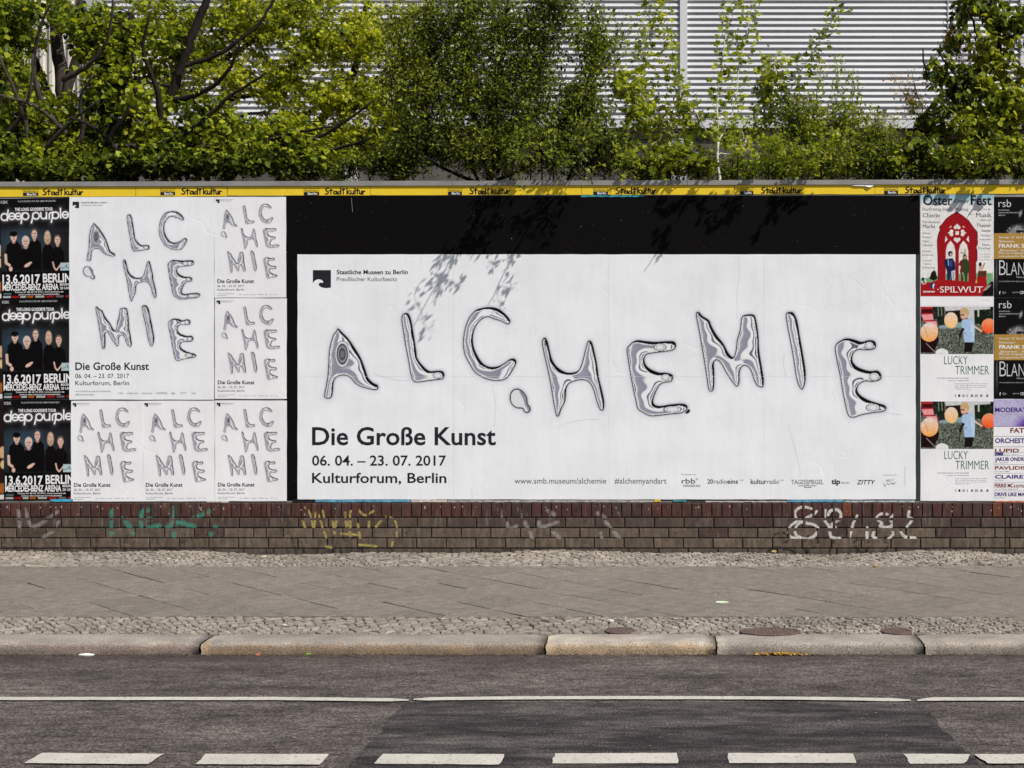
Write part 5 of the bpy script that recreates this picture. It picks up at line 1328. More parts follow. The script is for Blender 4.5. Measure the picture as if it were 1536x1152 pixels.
for a, b, c, d, col, lb in rem:
    if 'teal paper remnant between' in lb: dep = 0.0052
    else: dep = 0.0075
    n = NT('remnant', .8, .2); n.color(n.mix(1.0, col, n.ramp(n.noise(28, 4), [(.35, .6), (.65, 1.15)]), 'MULTIPLY'))
    mb = MB(); N = max(3, int((b - a) / 6)); V = []; Fs = []
    for k in range(N + 1):
        px = a + (b - a) * k / N
        V += [(0 + (px - a) * S, -.0005, rnd.uniform(-.0012, .003)), ((px - a) * S, -.0005, (d - c) * S + rnd.uniform(-.001, .001))]
    nV = len(V); V += [(x, .0005, z) for x, y, z in V]
    for k in range(N):
        Fs += [(2*k, 2*k+2, 2*k+3, 2*k+1), (nV+2*k, nV+2*k+1, nV+2*k+3, nV+2*k+2), (2*k, nV+2*k, nV+2*k+2, 2*k+2), (2*k+1, 2*k+3, nV+2*k+3, nV+2*k+1)]
    tag(link('paper_remnant', npmesh('paper_remnant', V, Fs, n.m), None, (X(a), -dep, Z(d))), lb, 'paper remnant', 'torn paper remnants on the board')
# torn fold in a yellow strip
V = [(X(a), -y, Z(b)) for a, b, y in ((1266, 277.6, .008), (1314, 276.8, .008), (1304, 281.4, .024), (1297, 279.4, .016), (1283, 279.0, .018))]
tag(link('torn_paper_fold', npmesh('torn_paper_fold', V, [(0, 4, 3, 2, 1)], M['paper'])), 'white torn paper fold hanging over a yellow strip near its right end', 'torn paper')

#=================================================================== BUILDING BEHIND
FY = 6.0
n = NT('white_cladding', 0.45, 0.4); n.color(n.mix(1.0, (.66, .665, .68), n.ramp(n.noise(1.3, 5, (1, 1, .4)), [(.3, .88), (.7, 1.0)]), 'MULTIPLY')); M['clad'] = n.m
n = NT('cream_cladding', 0.5, 0.4); n.color(n.mix(1.0, (.62, .58, .50), n.ramp(n.noise(1.5, 5), [(.3, .85), (.7, 1.0)]), 'MULTIPLY')); M['cream'] = n.m
n = NT('concrete', 0.9, 0.2); n.color(n.ramp(n.noise(2.5, 6), [(.3, (.07,.063,.057)), (.7, (.15,.138,.125))])); n.bump(n.noise(30, 4), .4, .006); M['concrete'] = n.m  # darker than plain concrete: shade behind the trees is put into its colour
n = NT('steel_grey', 0.5, 0.4); n.color((.40,.41,.43)); M['steel'] = n.m
bld = tag(empty('warehouse_building', (0, FY, 0.3)), 'white corrugated metal hall behind the trees above the poster board', 'building')
def fz(py, Y=FY): return at(0, py, Y)[2]
def fx(px, Y=FY): return at(px, 0, Y)[0]
pitch = 8.83 * (D + FY) / F
def ribs_h(xa, xb, za, zb, name, mat):
    """horizontal trapezoid ribs"""
    V, Fs = [], []; z = za; prof = [(0, 0), (.20, 0), (.29, -.95), (.32, -1), (.74, -.76), (.80, -.62), (.90, -.05)]
    rows = []
    k = 0
    while z < zb:
        for t, d in prof: rows.append((z + t * pitch, FY + d * 0.042))
        z += pitch
    for zz, yy in rows: V += [(xa, yy, zz), (xb, yy, zz)]
    for i in range(len(rows) - 1): Fs.append((2*i, 2*i+1, 2*i+3, 2*i+2))
    o = link(name, npmesh(name, V, Fs, mat), bld); o.location = (0, -FY, -0.3); return o
zb_ = fz(181); zt_ = 9.0
joints = [210, 615, 1021, 1421, 1530, 1960, 2400]
for a, b in ((fx(158), fx(600)), (fx(600), fx(1021)), (fx(1030), fx(1420)), (fx(1421), fx(1529)), (fx(1536), fx(2100)), (fx(2100), fx(2700))):
    ribs_h(a + .002, b - .002, zb_, zt_, 'cladding_panel', M['clad'])
def bbox(name, xa, xb, y0, y1, z0, z1, mat):
    mb = MB(); mb.box(xa, xb, y0 - FY, y1 - FY, z0 - .3, z1 - .3); return mb.build(name, mat, bld)
bbox('cover_strip', fx(1020), fx(1031), FY - .06, FY + .0, zb_, zt_, M['clad']); bbox('cover_strip', fx(1529), fx(1536.5), FY - .06, FY, zb_, zt_, M['clad']); bbox('cover_strip', fx(1420), fx(1421.6), FY - .045, FY + .01, zb_ + .01, zt_, M['steel'])
bbox('sill_flashing', fx(150), fx(2700), FY - .07, FY + .02, fz(193), fz(181.3), M['clad'])
bbox('core_wall', fx(-700), fx(2700), FY + .06, FY + .4, .3, zt_, M['concrete'])
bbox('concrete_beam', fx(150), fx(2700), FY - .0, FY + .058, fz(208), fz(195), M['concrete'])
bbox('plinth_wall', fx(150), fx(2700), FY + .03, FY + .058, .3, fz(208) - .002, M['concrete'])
bbox('corner_pillar', fx(128), fx(157), FY - .09, FY + .05, .3, zt_, M['steel'])
for a, w_ in ((1007, 22), (1350, 18), (520, 16)): bbox('pillar', fx(a), fx(a + w_), FY - .12, FY + .028, .3, fz(209), M['steel'])
# vertical ribs, left part
V, Fs = [], []; xw = fx(-700); vp = 14 * (D + FY) / F
rows = []
while xw < fx(127):
    for t, d in ((0, 0), (.3, 0), (.45, -1), (.8, -1), (.95, 0)): rows.append((xw + t * vp, FY + d * .03 - .02))
    xw += vp
for a, y in rows: V += [(a, y, .35), (a, y, zt_)]
for i in range(len(rows) - 1): Fs.append((2*i, 2*i+2, 2*i+3, 2*i+1))
o = link('ribbed_panel', npmesh('ribbed_panel', V, Fs, M['cream']), bld); o.location = (0, -FY, -.3)

#=================================================================== VEGETATION
def leaf_mat(name, lo, mid, hi, trans=0.42, gloss=.022):
    m = bpy.data.materials.new(name); m.use_nodes = True; nt = m.node_tree; nd = nt.nodes; nd.clear()
    a = nd.new('ShaderNodeAttribute'); a.attribute_name = 'tint'
    r = nd.new('ShaderNodeValToRGB'); e = r.color_ramp.elements; e[0].color = (*lo, 1); e[1].color = (*hi, 1); k = e.new(.5); k.color = (*mid, 1)
    nt.links.new(a.outputs['Fac'], r.inputs[0])
    df = nd.new('ShaderNodeBsdfDiffuse'); tr = nd.new('ShaderNodeBsdfTranslucent'); gl = nd.new('ShaderNodeBsdfGlossy'); gl.inputs['Roughness'].default_value = .38; gl.inputs['Color'].default_value = (.9, .95, .9, 1)
    mx = nd.new('ShaderNodeMix'); mx.data_type = 'RGBA'; mx.blend_type = 'MULTIPLY'; mx.inputs[0].default_value = 1; mx.inputs[7].default_value = (1.5, 1.45, .45, 1)
    nt.links.new(r.outputs[0], mx.inputs[6]); nt.links.new(r.outputs[0], df.inputs[0]); nt.links.new(mx.outputs[2], tr.inputs[0])
    s1 = nd.new('ShaderNodeMixShader'); s1.inputs[0].default_value = trans; nt.links.new(df.outputs[0], s1.inputs[1]); nt.links.new(tr.outputs[0], s1.inputs[2])
    fr = nd.new('ShaderNodeFresnel'); fr.inputs[0].default_value = 1.4
    mm = nd.new('ShaderNodeMath'); mm.operation = 'MULTIPLY'; mm.inputs[1].default_value = gloss * 8; nt.links.new(fr.outputs[0], mm.inputs[0])
    s2 = nd.new('ShaderNodeMixShader'); nt.links.new(mm.outputs[0], s2.inputs[0]); nt.links.new(s1.outputs[0], s2.inputs[1]); nt.links.new(gl.outputs[0], s2.inputs[2])
    out = nd.new('ShaderNodeOutputMaterial'); nt.links.new(s2.outputs[0], out.inputs[0])
    return m
LM = {
    'linden': leaf_mat('leaf_linden', (.018,.038,.005), (.185,.24,.013), (.42,.45,.03), .50),
    'maple': leaf_mat('leaf_maple_blossom', (.08,.11,.010), (.32,.37,.02), (.60,.60,.05), .50),
    'shrub': leaf_mat('leaf_shrub', (.018,.034,.006), (.14,.18,.018), (.38,.43,.045), .46),
    'vine': leaf_mat('leaf_vine', (.05,.09,.010), (.23,.28,.02), (.42,.45,.04), .48),
    'right': leaf_mat('leaf_right_tree', (.022,.040,.006), (.16,.20,.015), (.40,.42,.03), .48),
    'rust': leaf_mat('leaf_rust', (.24,.13,.02), (.42,.25,.035), (.55,.40,.05), .42),
}
def bark(name, a, b):
    n = NT(name, .9, .2); n.color(n.ramp(n.noise(14, 5, (2, 2, .5)), [(.3, a), (.7, b)])); n.bump(n.noise(30, 4, (2, 2, .5)), .6, .01); return n.m
BK = {'dark': bark('bark_dark', (.007,.0055,.0045), (.024,.018,.014)), 'brown': bark('bark_brown', (.020,.016,.012), (.075,.062,.05)), 'grey': bark('bark_grey', (.10,.085,.07), (.22,.19,.16)), 'pale': bark('bark_pale', (.38,.37,.34), (.60,.58,.54)), 'red': bark('bark_red', (.10,.05,.03), (.2,.1,.06))}
BROAD = (np.array([(0,0,0),(-.42,.30,.05),(.42,.30,.05),(-.36,.68,.03),(.36,.68,.03),(0,1.05,-.10),(0,.42,-.05)]), np.array([(0,6,1),(1,6,3),(3,6,5),(0,2,6),(2,4,6),(4,5,6)]))
OVAL = (np.array([(0,0,0),(-.24,.45,.05),(.24,.45,.05),(0,1.0,-.05)]), np.array([(0,3,1),(0,2,3)]))
LOBED = (np.array([(0,0,0),(-.45,.18,.02),(-.18,.36,0),(-.50,.62,.02),(-.14,.70,0),(0,1.05,-.06),(.14,.70,0),(.50,.62,.02),(.18,.36,0),(.45,.18,.02)]),
         np.array([(0,2,1),(0,8,2),(0,9,8),(2,4,3),(2,8,6),(2,6,4),(8,7,6),(4,6,5)]))
def leaves_mesh(name, P, Dr, size, mat, shape, seed, tint0=None, droop=0.25, spread=.55):
    r = np.random.default_rng(seed); n = len(P)
    P = np.asarray(P, float); Dr = np.asarray(Dr, float)
    d = Dr / (np.linalg.norm(Dr, axis=1, keepdims=True) + 1e-9) + r.normal(0, spread, (n, 3)); d[:, 2] -= droop
    d /= np.linalg.norm(d, axis=1, keepdims=True)
    up = r.normal(0, .55, (n, 3)) + np.array([.12, -.25, .8])
    xa = np.cross(d, up); xa /= (np.linalg.norm(xa, axis=1, keepdims=True) + 1e-9); za = np.cross(xa, d)
    sz = size * r.uniform(.38, 1.42, n)
    T, Fc = shape
    V = P[:, None] + sz[:, None, None] * (T[None, :, 0, None] * xa[:, None] + T[None, :, 1, None] * d[:, None] + T[None, :, 2, None] * za[:, None])
    k = len(T)
    Fa = (Fc[None] + (np.arange(n) * k)[:, None, None]).reshape(-1, 3)
    me = npmesh(name, V.reshape(-1, 3), Fa, mat)
    t = np.clip((r.normal(.5, .2, n) if tint0 is None else tint0 + r.normal(0, .27, n)), 0, 1)
    a = me.attributes.new('tint', 'FLOAT', 'POINT'); a.data.foreach_set('value', np.repeat(t, k).astype(np.float32))
    return me
class Plant:
    def __init__(s, name, base, label, cat, bark_key, leaf_key, shape, group=None, seed=1):
        s.o = tag(empty(name, base), label, cat, group); s.base = np.array(base)
        s.bk, s.lk, s.shape = BK[bark_key], LM[leaf_key], shape
        s.r = np.random.default_rng(seed); s.seed = seed
        s.mul = 1.0; s.limbs = []; s.tw = []; s.P = []; s.D = []; s.T = []
    def tube(s, pts, r0, r1, sides, V, Fs):
        pts = np.asarray(pts, float); n = len(pts); b = len(V)
        for i in range(n):
            t = pts[min(i + 1, n - 1)] - pts[max(i - 1, 0)]; t /= (np.linalg.norm(t) + 1e-9)
            a = np.cross(t, (0.3, 1, 0.1)); a /= (np.linalg.norm(a) + 1e-9); c = np.cross(t, a)
            rr = r0 + (r1 - r0) * i / max(1, n - 1)
            for k in range(sides):
                an = 2 * math.pi * k / sides
                V.append(tuple(pts[i] + rr * (math.cos(an) * a + math.sin(an) * c) - s.base))
        for i in range(n - 1):
            for k in range(sides):
                k2 = (k + 1) % sides; Fs.append((b + i*sides + k, b + i*sides + k2, b + (i+1)*sides + k2, b + (i+1)*sides + k))
        Fs.append(tuple(b + (n-1)*sides + k for k in range(sides)))
    def limb(s, px_pts, Y0, Y1, r0, r1, name='limb', wob=.006):
        """px_pts: picture points, depth runs Y0..Y1"""
        n = len(px_pts); P = np.array([at(a, b, Y0 + (Y1 - Y0) * i / max(1, n - 1)) for i, (a, b) in enumerate(px_pts)])
        P = smooth_poly(P, 4, False); P[1:] += s.r.normal(0, wob if r0 < .02 else .004, P[1:].shape)
        V, Fs = [], []; s.tube(P, r0, r1, 12 if r0 > .02 else 6, V, Fs)
        link(name, npmesh(name, V, Fs, s.bk, True), s.o)
        s.limbs.append(P); return P
    def twig(s, p0, p1, r0=.004, curve=.12, leaves=8, start=.35, tint=None, side=.0, sag=0.0):
        p0 = np.asarray(p0, float); p1 = np.asarray(p1, float); L = np.linalg.norm(p1 - p0); n = 5
        mid = (p0 + p1) / 2 + s.r.normal(0, curve * L, 3)
        P = np.array([(1-t)**2*p0 + 2*t*(1-t)*mid + t*t*p1 - np.array([0, 0, sag * L * t * t]) for t in np.linspace(0, 1, n + 1)])
        s.tw.append((P, r0))
        for k in range(leaves):
            t = start + (1 - start) * (k + s.r.random()) / leaves; i = min(n - 1, int(t * n)); f = t * n - i
            q = P[i] * (1 - f) + P[i + 1] * f; dr = P[i + 1] - P[i]; dr /= (np.linalg.norm(dr) + 1e-9)
            off = s.r.normal(0, 1, 3); off -= off.dot(dr) * dr; off /= np.linalg.norm(off)
            s.P.append(q + off * side * s.r.random()); s.D.append(dr * .6 + off * .9); s.T.append(.5 if tint is None else tint)
        return P
    def clump(s, px, py, Y, rx, ry, rd, n, leaves=9, r0=.004, tint=None, side=0.02, sub=0):
        """twigs reaching from the nearest limb into an ellipsoid given in picture pixels, depth rd in metres"""
        c = np.array(at(px, py, Y)); k = (D + Y) / F; R = np.array([rx * k, rd, ry * k])
        allp = np.concatenate(s.limbs) if s.limbs else np.array([c])
        for _ in range(int(n * s.mul)):
            v = s.r.normal(0, 1, 3); v /= np.linalg.norm(v); v *= s.r.random() ** .45
            e = c + v * R
            dd = np.linalg.norm(allp - e, axis=1); j = np.argsort(dd)[s.r.integers(0, min(6, len(dd)))]
            p0 = allp[j]
            if dd[j] > 0.75: p0 = e + (p0 - e) / dd[j] * s.r.uniform(.3, .6)
            P = s.twig(p0, e, r0, .14, leaves, .45, tint, side)
            for _k in range(sub):
                q = P[s.r.integers(2, 6)]; s.twig(q, q + s.r.normal(0, .09, 3), r0 * .5, .2, max(3, leaves // 2), .2, tint, side)
    def done(s, size, droop=.25, spread=.55, foliage='foliage', tints=True):
        if s.tw:
            V, Fs = [], []
            for P, r0 in s.tw: s.tube(P, r0, r0 * .35, 3, V, Fs)
            o = link('twigs', npmesh('twigs', V, Fs, s.bk), s.o); o['kind'] = 'stuff'
        me = leaves_mesh(foliage, np.array(s.P) - s.base, s.D, size, s.lk, s.shape, s.seed + 50, np.array(s.T), droop, spread)
        o = link(foliage, me, s.o); o['kind'] = 'stuff'
        return s
PXM = lambda Y: F / (D + Y)

def shoot(p, pts, Y0, Y1, r0, step=.035, side=.045, tint=.55, name='limb', taper=.3, dens=3, t0=0.0):
    P = p.limb(pts, Y0, Y1, r0, r0 * taper, name, .006)
    seg = np.linalg.norm(np.diff(P, axis=0), axis=1); L = seg.sum(); cum = np.concatenate([[0], np.cumsum(seg)])
    for s_ in np.arange(t0 * L, L, step):
        i = min(len(seg) - 1, np.searchsorted(cum, s_, 'right') - 1); f = (s_ - cum[i]) / (seg[i] + 1e-9); q = P[i] * (1 - f) + P[i + 1] * f; dr = P[i + 1] - P[i]
        dr = dr / (np.linalg.norm(dr) + 1e-9)
        for _ in range(dens):
            off = p.r.normal(0, 1, 3); off -= off.dot(dr) * dr; off /= np.linalg.norm(off)
            p.P.append(q + off * side * (p.r.random() ** .7)); p.D.append(dr * .5 + off); p.T.append(tint)
    return P
# 1 linden at the left edge
p = Plant('linden_tree', at(100, 330, 2.0), 'broad leaved tree with a grey forked trunk at the far left above the board', 'tree', 'brown', 'linden', BROAD, 'trees behind the wall', 1); p.mul = 1.9
p.limb([(104,330),(100,230),(97,150),(90,100),(84,40),(86,-60)], 2.0, 2.1, .085, .05, 'trunk')
p.limb([(97,150),(112,95),(125,60),(120,10),(122,-50)], 2.0, 2.0, .05, .03)
p.limb([(80,160),(60,110),(45,70),(30,20),(10,-40)], 2.1, 1.7, .04, .02)
p.limb([(98,200),(60,150),(20,110),(-20,80)], 2.0, 1.2, .035, .012)
p.limb([(100,220),(150,160),(165,110),(185,60)], 2.0, 1.5, .03, .012)
for c in ((20,30,1.2,60,40,.5,60),(15,120,1.1,55,50,.5,75),(60,190,1.0,80,55,.5,120),(150,60,1.3,60,50,.5,70),(20,235,.8,60,35,.4,85),(110,245,.8,80,28,.4,90),(170,180,1.1,60,60,.5,95),(60,10,1.4,60,30,.5,45),(-60,120,1.2,60,140,.6,90),(165,110,1.6,40,50,.4,45)):
    p.clump(*c, leaves=11, tint=float(rng.uniform(.3, .65)))
for q_ in ([(98,200),(70,170),(30,150),(-20,140)], [(60,150),(50,100),(58,50),(80,0)], [(20,265),(40,215),(35,170),(10,110),(-10,60)], [(95,120),(130,100),(160,60),(170,0)], [(40,262),(75,215),(110,180),(150,150)], [(-20,220),(20,190),(45,140),(50,80)], [(110,240),(125,190),(120,150),(140,110)]):
    p.limb(q_, .75, .45, .026, .008)
p.done(.054, .35)
# 2 leaning dark tree
p = Plant('leaning_tree', at(196, 330, 1.2), 'tree with a black trunk leaning right above the upright letter poster', 'tree', 'dark', 'linden', BROAD, 'trees behind the wall', 2); p.mul = 1.8
p.limb([(186,330),(200,262),(215,222),(240,175),(262,130),(277,85),(290,50),(312,-5),(325,-60)], 1.2, 1.0, .060, .030, 'trunk')
p.limb([(130,330),(140,262),(150,225),(175,150),(165,90),(200,20)], 1.3, 1.1, .05, .02)
p.limb([(214,225),(250,228),(285,212),(320,192),(350,176),(395,168)], 1.2, .8, .03, .010)
p.limb([(220,240),(270,238),(330,222),(380,200),(440,190)], 1.2, .7, .028, .008)
p.limb([(262,130),(230,125),(200,132),(180,128)], 1.1, .9, .018, .006)
p.limb([(278,98),(310,88),(345,70),(385,40),(405,10),(420,-30)], 1.0, 1.0, .024, .010)
for c in ((235,70,1.1,45,45,.4,45),(130,30,1.1,45,30,.4,35),(160,110,1.0,50,50,.4,45),(190,240,.8,70,26,.4,62),(255,228,.7,50,40,.4,58),(330,245,.7,60,20,.4,50),(385,222,.7,50,34,.4,52),(470,240,.6,60,24,.35,48),(230,175,.8,50,45,.35,52),(330,190,.7,55,35,.35,34),(440,200,.7,60,34,.35,34),(300,150,.8,40,30,.3,18),(190,60,1.1,50,45,.4,40)):
    p.clump(*c, leaves=10, tint=float(rng.uniform(.4, .75)))
for q_ in ([(150,262),(160,215),(190,170),(205,120),(195,70)], [(205,255),(250,215),(300,185),(350,140),(400,110)], [(215,262),(290,240),(350,232),(420,205),(500,190)], [(240,180),(235,130),(215,80),(225,20)], [(330,262),(370,235),(430,222),(490,200),(560,150)], [(262,150),(300,140),(340,110),(360,60)], [(420,262),(450,235),(500,225),(560,205)], [(180,262),(170,220),(140,190),(100,175)]):
    p.limb(q_, .72, .42, .030, .009)
for q_ in ([(210,190),(200,120),(212,60)], [(280,245),(310,215),(330,180)], [(380,250),(400,215),(440,190)]):
    shoot(p, q_, .4, .3, .006, .03, .06, .6, dens=2)
p.done(.052, .35)
# 3 flowering maple
p = Plant('flowering_maple', at(420, 330, 2.6), 'tree covered in small yellow green blossom over the letter posters', 'tree', 'dark', 'maple', LOBED, 'trees behind the wall', 3); p.mul = 1.4
p.limb([(395,340),(420,270),(450,215),(500,160),(530,110),(545,40),(560,-50)], 2.6, 2.4, .06, .025, 'trunk')
p.limb([(300,200),(345,150),(400,135),(460,80),(520,45),(560,20)], 2.5, 2.2, .03, .010)
p.limb([(285,108),(330,92),(380,62),(420,40),(450,10),(490,-30)], 2.4, 2.2, .03, .010)
p.limb([(330,250),(400,205),(470,165),(540,140),(600,105)], 2.6, 2.2, .028, .010)
p.limb([(470,250),(520,175),(560,145),(600,125),(640,90)], 2.6, 2.3, .03, .010)
p.limb([(420,160),(380,120),(330,60),(300,10)], 2.5, 2.2, .02, .008)
p.limb([(210,110),(260,60),(300,20),(330,-30)], 2.5, 2.2, .02, .008)
for k_ in range(16):
    a0 = rng.uniform(380, 540); y0_ = rng.uniform(90, 240); ln_ = rng.uniform(120, 260); an_ = rng.uniform(-.2, 1.25) if k_ % 3 else rng.uniform(2.0, 2.9)
    p.limb([(a0, y0_), (a0 + ln_ * .35 * math.cos(an_), y0_ - ln_ * .25 * math.sin(an_)), (a0 + ln_ * .7 * math.cos(an_), y0_ - ln_ * .62 * math.sin(an_)), (a0 + ln_ * math.cos(an_), y0_ - ln_ * math.sin(an_))], 2.5, 2.1, .012, .004)
for c in ((230,30,2.1,60,35,.5,70),(300,60,2.1,60,50,.5,95),(380,40,2.1,70,45,.5,110),(470,50,2.1,75,55,.5,150),(560,60,2.2,70,60,.5,130),(350,120,2.1,70,35,.5,80),(440,130,2.1,70,45,.5,130),(530,150,2.2,70,45,.5,130),(260,125,2.2,45,40,.4,50),(470,215,2.1,90,40,.4,90),(350,215,2.1,70,40,.4,50),(560,225,2.1,60,30,.4,50),(590,170,2.2,50,50,.4,60),(400,0,2.2,120,30,.5,90),(640,60,2.3,50,60,.4,50)):
    p.clump(*c, leaves=12, tint=float(rng.uniform(.3, .8)), r0=.003, side=.035, sub=1)
p.done(.040, .1, .9)
# 5 vines and young trees
# 4 dense dark shrub in the middle
p = Plant('dense_shrub', at(735, 330, .9), 'dense dark green small leaved shrub in the middle above the board', 'shrub', 'dark', 'shrub', OVAL, 'shrubs behind the wall', 4); p.mul = .95
p.limb([(728,330),(735,262),(742,220),(746,160),(750,100),(760,40),(765,-40)], .9, .8, .040, .012, 'trunk')
for a in ([(728,290),(690,220),(660,150),(650,80),(640,10)], [(730,280),(640,240),(600,180),(590,110)], [(745,260),(780,200),(800,130),(820,60),(830,-20)], [(745,270),(830,230),(870,180),(885,130)], [(740,220),(700,150),(700,70),(710,-20)], [(745,230),(740,140),(790,80),(800,10)], [(840,300),(860,250),(890,200),(885,110),(900,60)], [(600,300),(610,240),(640,200),(630,120)]):
    p.limb(a, .9, .6 + .3 * rng.random(), .018, .006)
for c in ((650,60,.7,60,70,.4,190),(740,50,.7,70,60,.4,240),(820,60,.7,55,60,.35,130),(610,140,.7,50,50,.35,130),(690,140,.6,70,60,.4,300),(780,140,.6,70,60,.4,290),(860,170,.6,55,55,.35,170),(640,215,.5,70,40,.35,220),(740,220,.5,80,40,.35,330),(840,225,.5,80,38,.35,300),(920,235,.5,60,32,.3,170),(885,75,.7,30,60,.2,70),(590,60,.8,40,70,.3,70),(930,60,.7,40,50,.3,34),(860,10,.7,60,30,.3,50),(700,0,.8,70,30,.3,90),(590,245,.5,50,24,.3,70),(815,0,.7,40,30,.3,40)):
    p.clump(*c, leaves=11, tint=float(rng.uniform(.22, .72)), r0=.0032, side=.022, sub=2)
for k_ in range(46):
    bx_ = rng.uniform(600, 890); by_ = rng.uniform(110, 250); tx_ = bx_ + (bx_ - 740) * rng.uniform(.1, .4) + rng.uniform(-14, 14); ty_ = by_ - rng.uniform(50, 130)
    shoot(p, [(bx_, by_), ((bx_ + tx_) / 2 + rng.uniform(-5, 5), (by_ + ty_) / 2), (tx_, ty_)], rng.uniform(.4, .8), rng.uniform(.3, .7), .0045, .012, .055, float(rng.uniform(.35, .75)), dens=2, t0=.1)
p.done(.038, .0, .8)
p = Plant('forked_sapling', at(1078, 330, .2), 'young tree with a pale forked stem and tall thin leafy shoots', 'tree', 'pale', 'vine', LOBED, 'young trees behind the wall', 5)
shoot(p, [(1078,320),(1078,265),(1077,210)], .2, .2, .014, .2, name='trunk', dens=1, taper=.8)
shoot(p, [(1077,212),(1076,150),(1082,90),(1092,40),(1102,-20)], .2, .5, .0075, .017, .085)
shoot(p, [(1077,212),(1092,185),(1102,150),(1110,90),(1125,30),(1135,-20)], .2, .5, .0070, .015, .105)
shoot(p, [(1077,212),(1060,195),(1040,165),(1028,140),(1015,120)], .2, .4, .0060, .018, .09)
shoot(p, [(1078,235),(1055,232),(1030,225),(1010,225)], .2, .3, .005, .03, .08)
shoot(p, [(1078,232),(1100,228),(1120,215)], .2, .3, .005, .03, .08)
p.clump(1030, 190, .35, 30, 40, .2, 22, leaves=9, tint=.6); p.clump(1040, 240, .5, 45, 22, .2, 30, leaves=9, tint=.5); p.clump(1115,215,.7,22,22,.2,12, leaves=7, tint=.6)
p.done(.050, .2, .6)
p = Plant('leafy_sapling', at(1140, 330, .9), 'young tree with a thick column of lobed leaves right of the forked one', 'tree', 'pale', 'vine', LOBED, 'young trees behind the wall', 6)
shoot(p, [(1139,320),(1139,265),(1140,215),(1148,160),(1158,110),(1168,76)], .9, .8, .012, .016, .15, .6, 'trunk', dens=4, t0=.42)
shoot(p, [(1141,215),(1152,195),(1170,160),(1195,118),(1225,70),(1250,30),(1262,6)], .9, .5, .007, .014, .085, .4, dens=3, t0=.15)
p.clump(1150, 130, .8, 26, 45, .18, 45, leaves=10, tint=.6); p.clump(1165, 235, .6, 45, 25, .2, 34, leaves=9, tint=.65); p.clump(1130,185,.8,20,30,.15,16, leaves=8, tint=.6)
p.done(.050, .25, .6)
p = Plant('hanging_vine', at(985, 330, .6), 'hop like vine with light leaves winding over the white cladding', 'vine', 'grey', 'vine', LOBED, None, 7); p.mul = 1.4
shoot(p, [(1000,320),(1010,240),(1018,200),(1000,180),(975,150),(965,110),(970,60),(975,20),(968,-30)], .6, 1.2, .005, .013, .12, .55, dens=4, t0=.1)
shoot(p, [(1018,200),(1016,150),(1010,100),(1003,50),(996,-20)], .6, 1.2, .004, .016, .085, .55, dens=3)
shoot(p, [(975,160),(930,120),(900,95),(870,60),(860,20)], .7, 1.1, .004, .014, .12, .6, dens=3)
p.clump(955,180,.6,35,40,.2,40, leaves=10, tint=.6); p.clump(935,130,.7,35,40,.2,30, leaves=9, tint=.6); p.clump(985,240,.4,50,28,.2,55, leaves=9, tint=.55)
p.done(.050, .3, .6)
p = Plant('spiky_shrub', at(1230, 330, .8), 'shrub with upright leafy spikes between the saplings and the red arch poster', 'shrub', 'grey', 'vine', OVAL, 'shrubs behind the wall', 8); p.mul = 1.3
for a in ([(1220,320),(1222,250),(1220,180),(1228,120),(1226,92)], [(1240,320),(1250,240),(1252,170),(1258,120),(1253,84)], [(1260,320),(1272,240),(1278,170),(1281,108)], [(1190,320),(1190,250),(1195,180),(1192,140)], [(1290,320),(1305,250),(1310,190),(1318,160)], [(1200,320),(1170,260),(1165,220)]):
    shoot(p, a, .8, .7, .007, .008, .07, .45, dens=4, t0=.35)
for c in ((1210,200,.7,40,55,.25,150),(1265,205,.7,45,50,.25,150),(1230,245,.5,70,28,.25,190),(1310,240,.5,60,28,.25,140),(1330,210,.6,40,30,.25,60),(1180,175,.7,22,40,.2,40)):
    p.clump(*c, leaves=12, tint=float(rng.uniform(.25, .6)), r0=.0028, side=.03, sub=1)
p.done(.036, .05, .7)
p = Plant('rusty_shrub', at(1375, 330, 1.0), 'thin shrub with reddish orange young leaves near the right tree', 'shrub', 'red', 'rust', OVAL, 'shrubs behind the wall', 9)
for a in ([(1385,320),(1390,220),(1375,170),(1355,140),(1338,112)], [(1390,240),(1385,170),(1372,130),(1368,105)], [(1395,240),(1420,160),(1440,100),(1420,50)], [(1395,250),(1450,230),(1480,200)]):
    shoot(p, a, 1.0, .8, .006, .014, .09, .5, dens=3, t0=.35)
for c in ((1365,150,.8,35,35,.2,36),(1425,60,.9,25,40,.2,30),(1490,80,.9,30,50,.2,30),(1465,245,.5,40,20,.2,50),(1440,205,.6,40,20,.2,25)):
    p.clump(*c, leaves=9, tint=.5, r0=.002, side=.03)
p.done(.028, .05, .8)
p = Plant('right_tree', at(1500, 330, 1.0), 'dark green tree with drooping leaf clusters at the far right', 'tree', 'dark', 'right', BROAD, 'trees behind the wall', 10); p.mul = .72
p.limb([(1545,330),(1530,260),(1520,180),(1500,100),(1495,30),(1480,-50)], 1.0, .8, .045, .02, 'trunk')
for a in ([(1525,200),(1480,150),(1440,120),(1405,75)], [(1505,110),(1470,60),(1450,10)], [(1520,190),(1470,190),(1430,150),(1390,110),(1385,75)], [(1525,230),(1470,220),(1400,200),(1350,195)], [(1500,90),(1530,40),(1560,0)], [(1495,40),(1460,0),(1440,-30)], [(1530,250),(1460,250),(1390,240),(1330,235)]):
    p.limb(a, 1.0, .6, .018, .006)
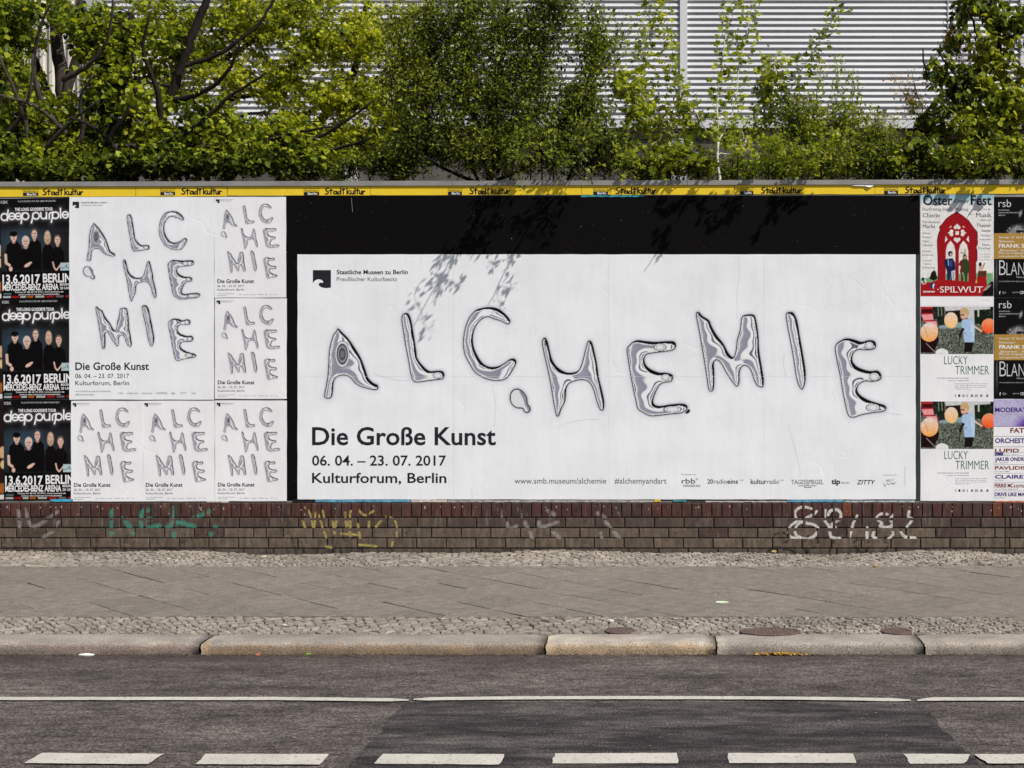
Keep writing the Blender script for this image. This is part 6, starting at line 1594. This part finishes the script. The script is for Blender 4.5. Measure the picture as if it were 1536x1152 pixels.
for c in ((1455,10,.8,32,25,.3,50),(1515,30,.8,40,35,.3,75),(1490,90,.7,40,35,.3,80),(1425,60,.8,20,25,.2,22),(1450,130,.7,35,35,.3,65),(1515,150,.6,45,40,.3,110),(1410,110,.7,28,26,.2,32),(1465,190,.6,60,35,.3,120),(1400,170,.6,30,30,.25,40),(1520,220,.5,45,35,.3,110),(1440,240,.4,60,24,.3,110),(1370,225,.5,45,28,.25,65),(1330,240,.4,40,20,.25,45),(1590,120,.7,50,130,.4,130)):
    p.clump(*c, leaves=10, tint=float(rng.uniform(.25, .65)), r0=.0035, side=.02)
p.done(.056, .75, .45)
# low growth behind the wall
for i, (xa, xb, lb, sd) in enumerate(((430, 620, 'low leafy growth under the blossoming tree', 21), (170, 440, 'low leafy growth at the foot of the black leaning trunk', 25), (930, 1180, 'low leafy growth at the feet of the pale saplings', 22), (1290, 1560, 'low leafy growth behind the red arch poster', 23), (-80, 200, 'low leafy growth at the far left', 24))):
    p = Plant('low_bush', at((xa + xb) / 2, 330, .6), lb, 'bush', 'dark', 'shrub' if 'saplings' not in lb else 'vine', BROAD if 'left' in lb or 'trunk' in lb else OVAL, 'low bushes behind the wall', sd); p.mul = 1.6
    for k in range(6):
        x = xa + (xb - xa) * (k + .5) / 6; p.limb([(x, 330), (x + rng.uniform(-30, 30), 290), (x + rng.uniform(-30, 30), 268), (x + rng.uniform(-45, 45), 240)], .7, .5, .006, .003, wob=.012)
        p.clump(x, 256 + rng.uniform(-14, 6), .5, 38, rng.uniform(12, 36), .25, 44, leaves=10, tint=float(rng.uniform(.2, .5)), side=.03)
    p.done([.034,.046,.040,.042,.050][i % 5], .05, .7)
# arching sprays over the coping, whose shadows fall on the posters
def spray_plant(name, bx, label, items, seed, leafkey='shrub', size=.040, shp=OVAL):
    p = Plant(name, at(bx, 330, .35), label, 'shrub', 'dark', leafkey, shp, 'shrubs behind the wall', seed)
    for (x0, y0, x1, y1, Yb, ns, dens) in items:
        P = p.limb([(x0, 320), (x0 + (x1-x0)*.3, y0), (x0 + (x1-x0)*.7, (y0+y1)/2 - 12), (x1, y1)], .35, Yb, .007, .003, wob=.006)
        for k in range(ns):
            q = P[int(len(P) * (.45 + .55 * k / ns)) - 1]; e = q + p.r.normal(0, 1, 3) * np.array([.10, .05, .10]) + np.array([0, -.02, .02])
            p.twig(q, e, .0022, .2, dens + 5, .15, .45, .025)
    p.done(size, .05, .7)
spray_plant('arching_shrub', 800, 'shrub leaning over the board edge in the middle, before the dense dark one', [(800,215,775,256,-.66,20,8),(815,190,790,235,-.58,18,8),(830,185,825,205,-.50,12,8),(880,200,868,258,-.54,20,8),(905,190,912,210,-.46,16,8),(760,250,790,240,-.22,14,8),(820,250,850,240,-.20,14,8)], 31)
spray_plant('arching_shrub', 1010, 'light shrub leaning over the board edge left of the forked sapling', [(1010,250,1030,240,-.20,18,8),(1110,215,1100,224,-.50,10,8),(930,250,950,240,-.16,14,8)], 32, 'vine', .040, LOBED)
spray_plant('arching_shrub', 1180, 'light shrub leaning over the board edge below the leafy sapling', [(1150,235,1165,225,-.36,18,8),(1190,250,1215,240,-.24,18,8),(1230,225,1245,205,-.34,12,8)], 33, 'vine', .040, LOBED)
spray_plant('arching_shrub', 1440, 'dark shrub leaning over the board edge above the red arch poster', [(1430,250,1450,240,-.16,16,8),(1470,250,1495,235,-.18,16,8),(1520,255,1545,238,-.12,12,8)], 34, 'right', .045, BROAD)
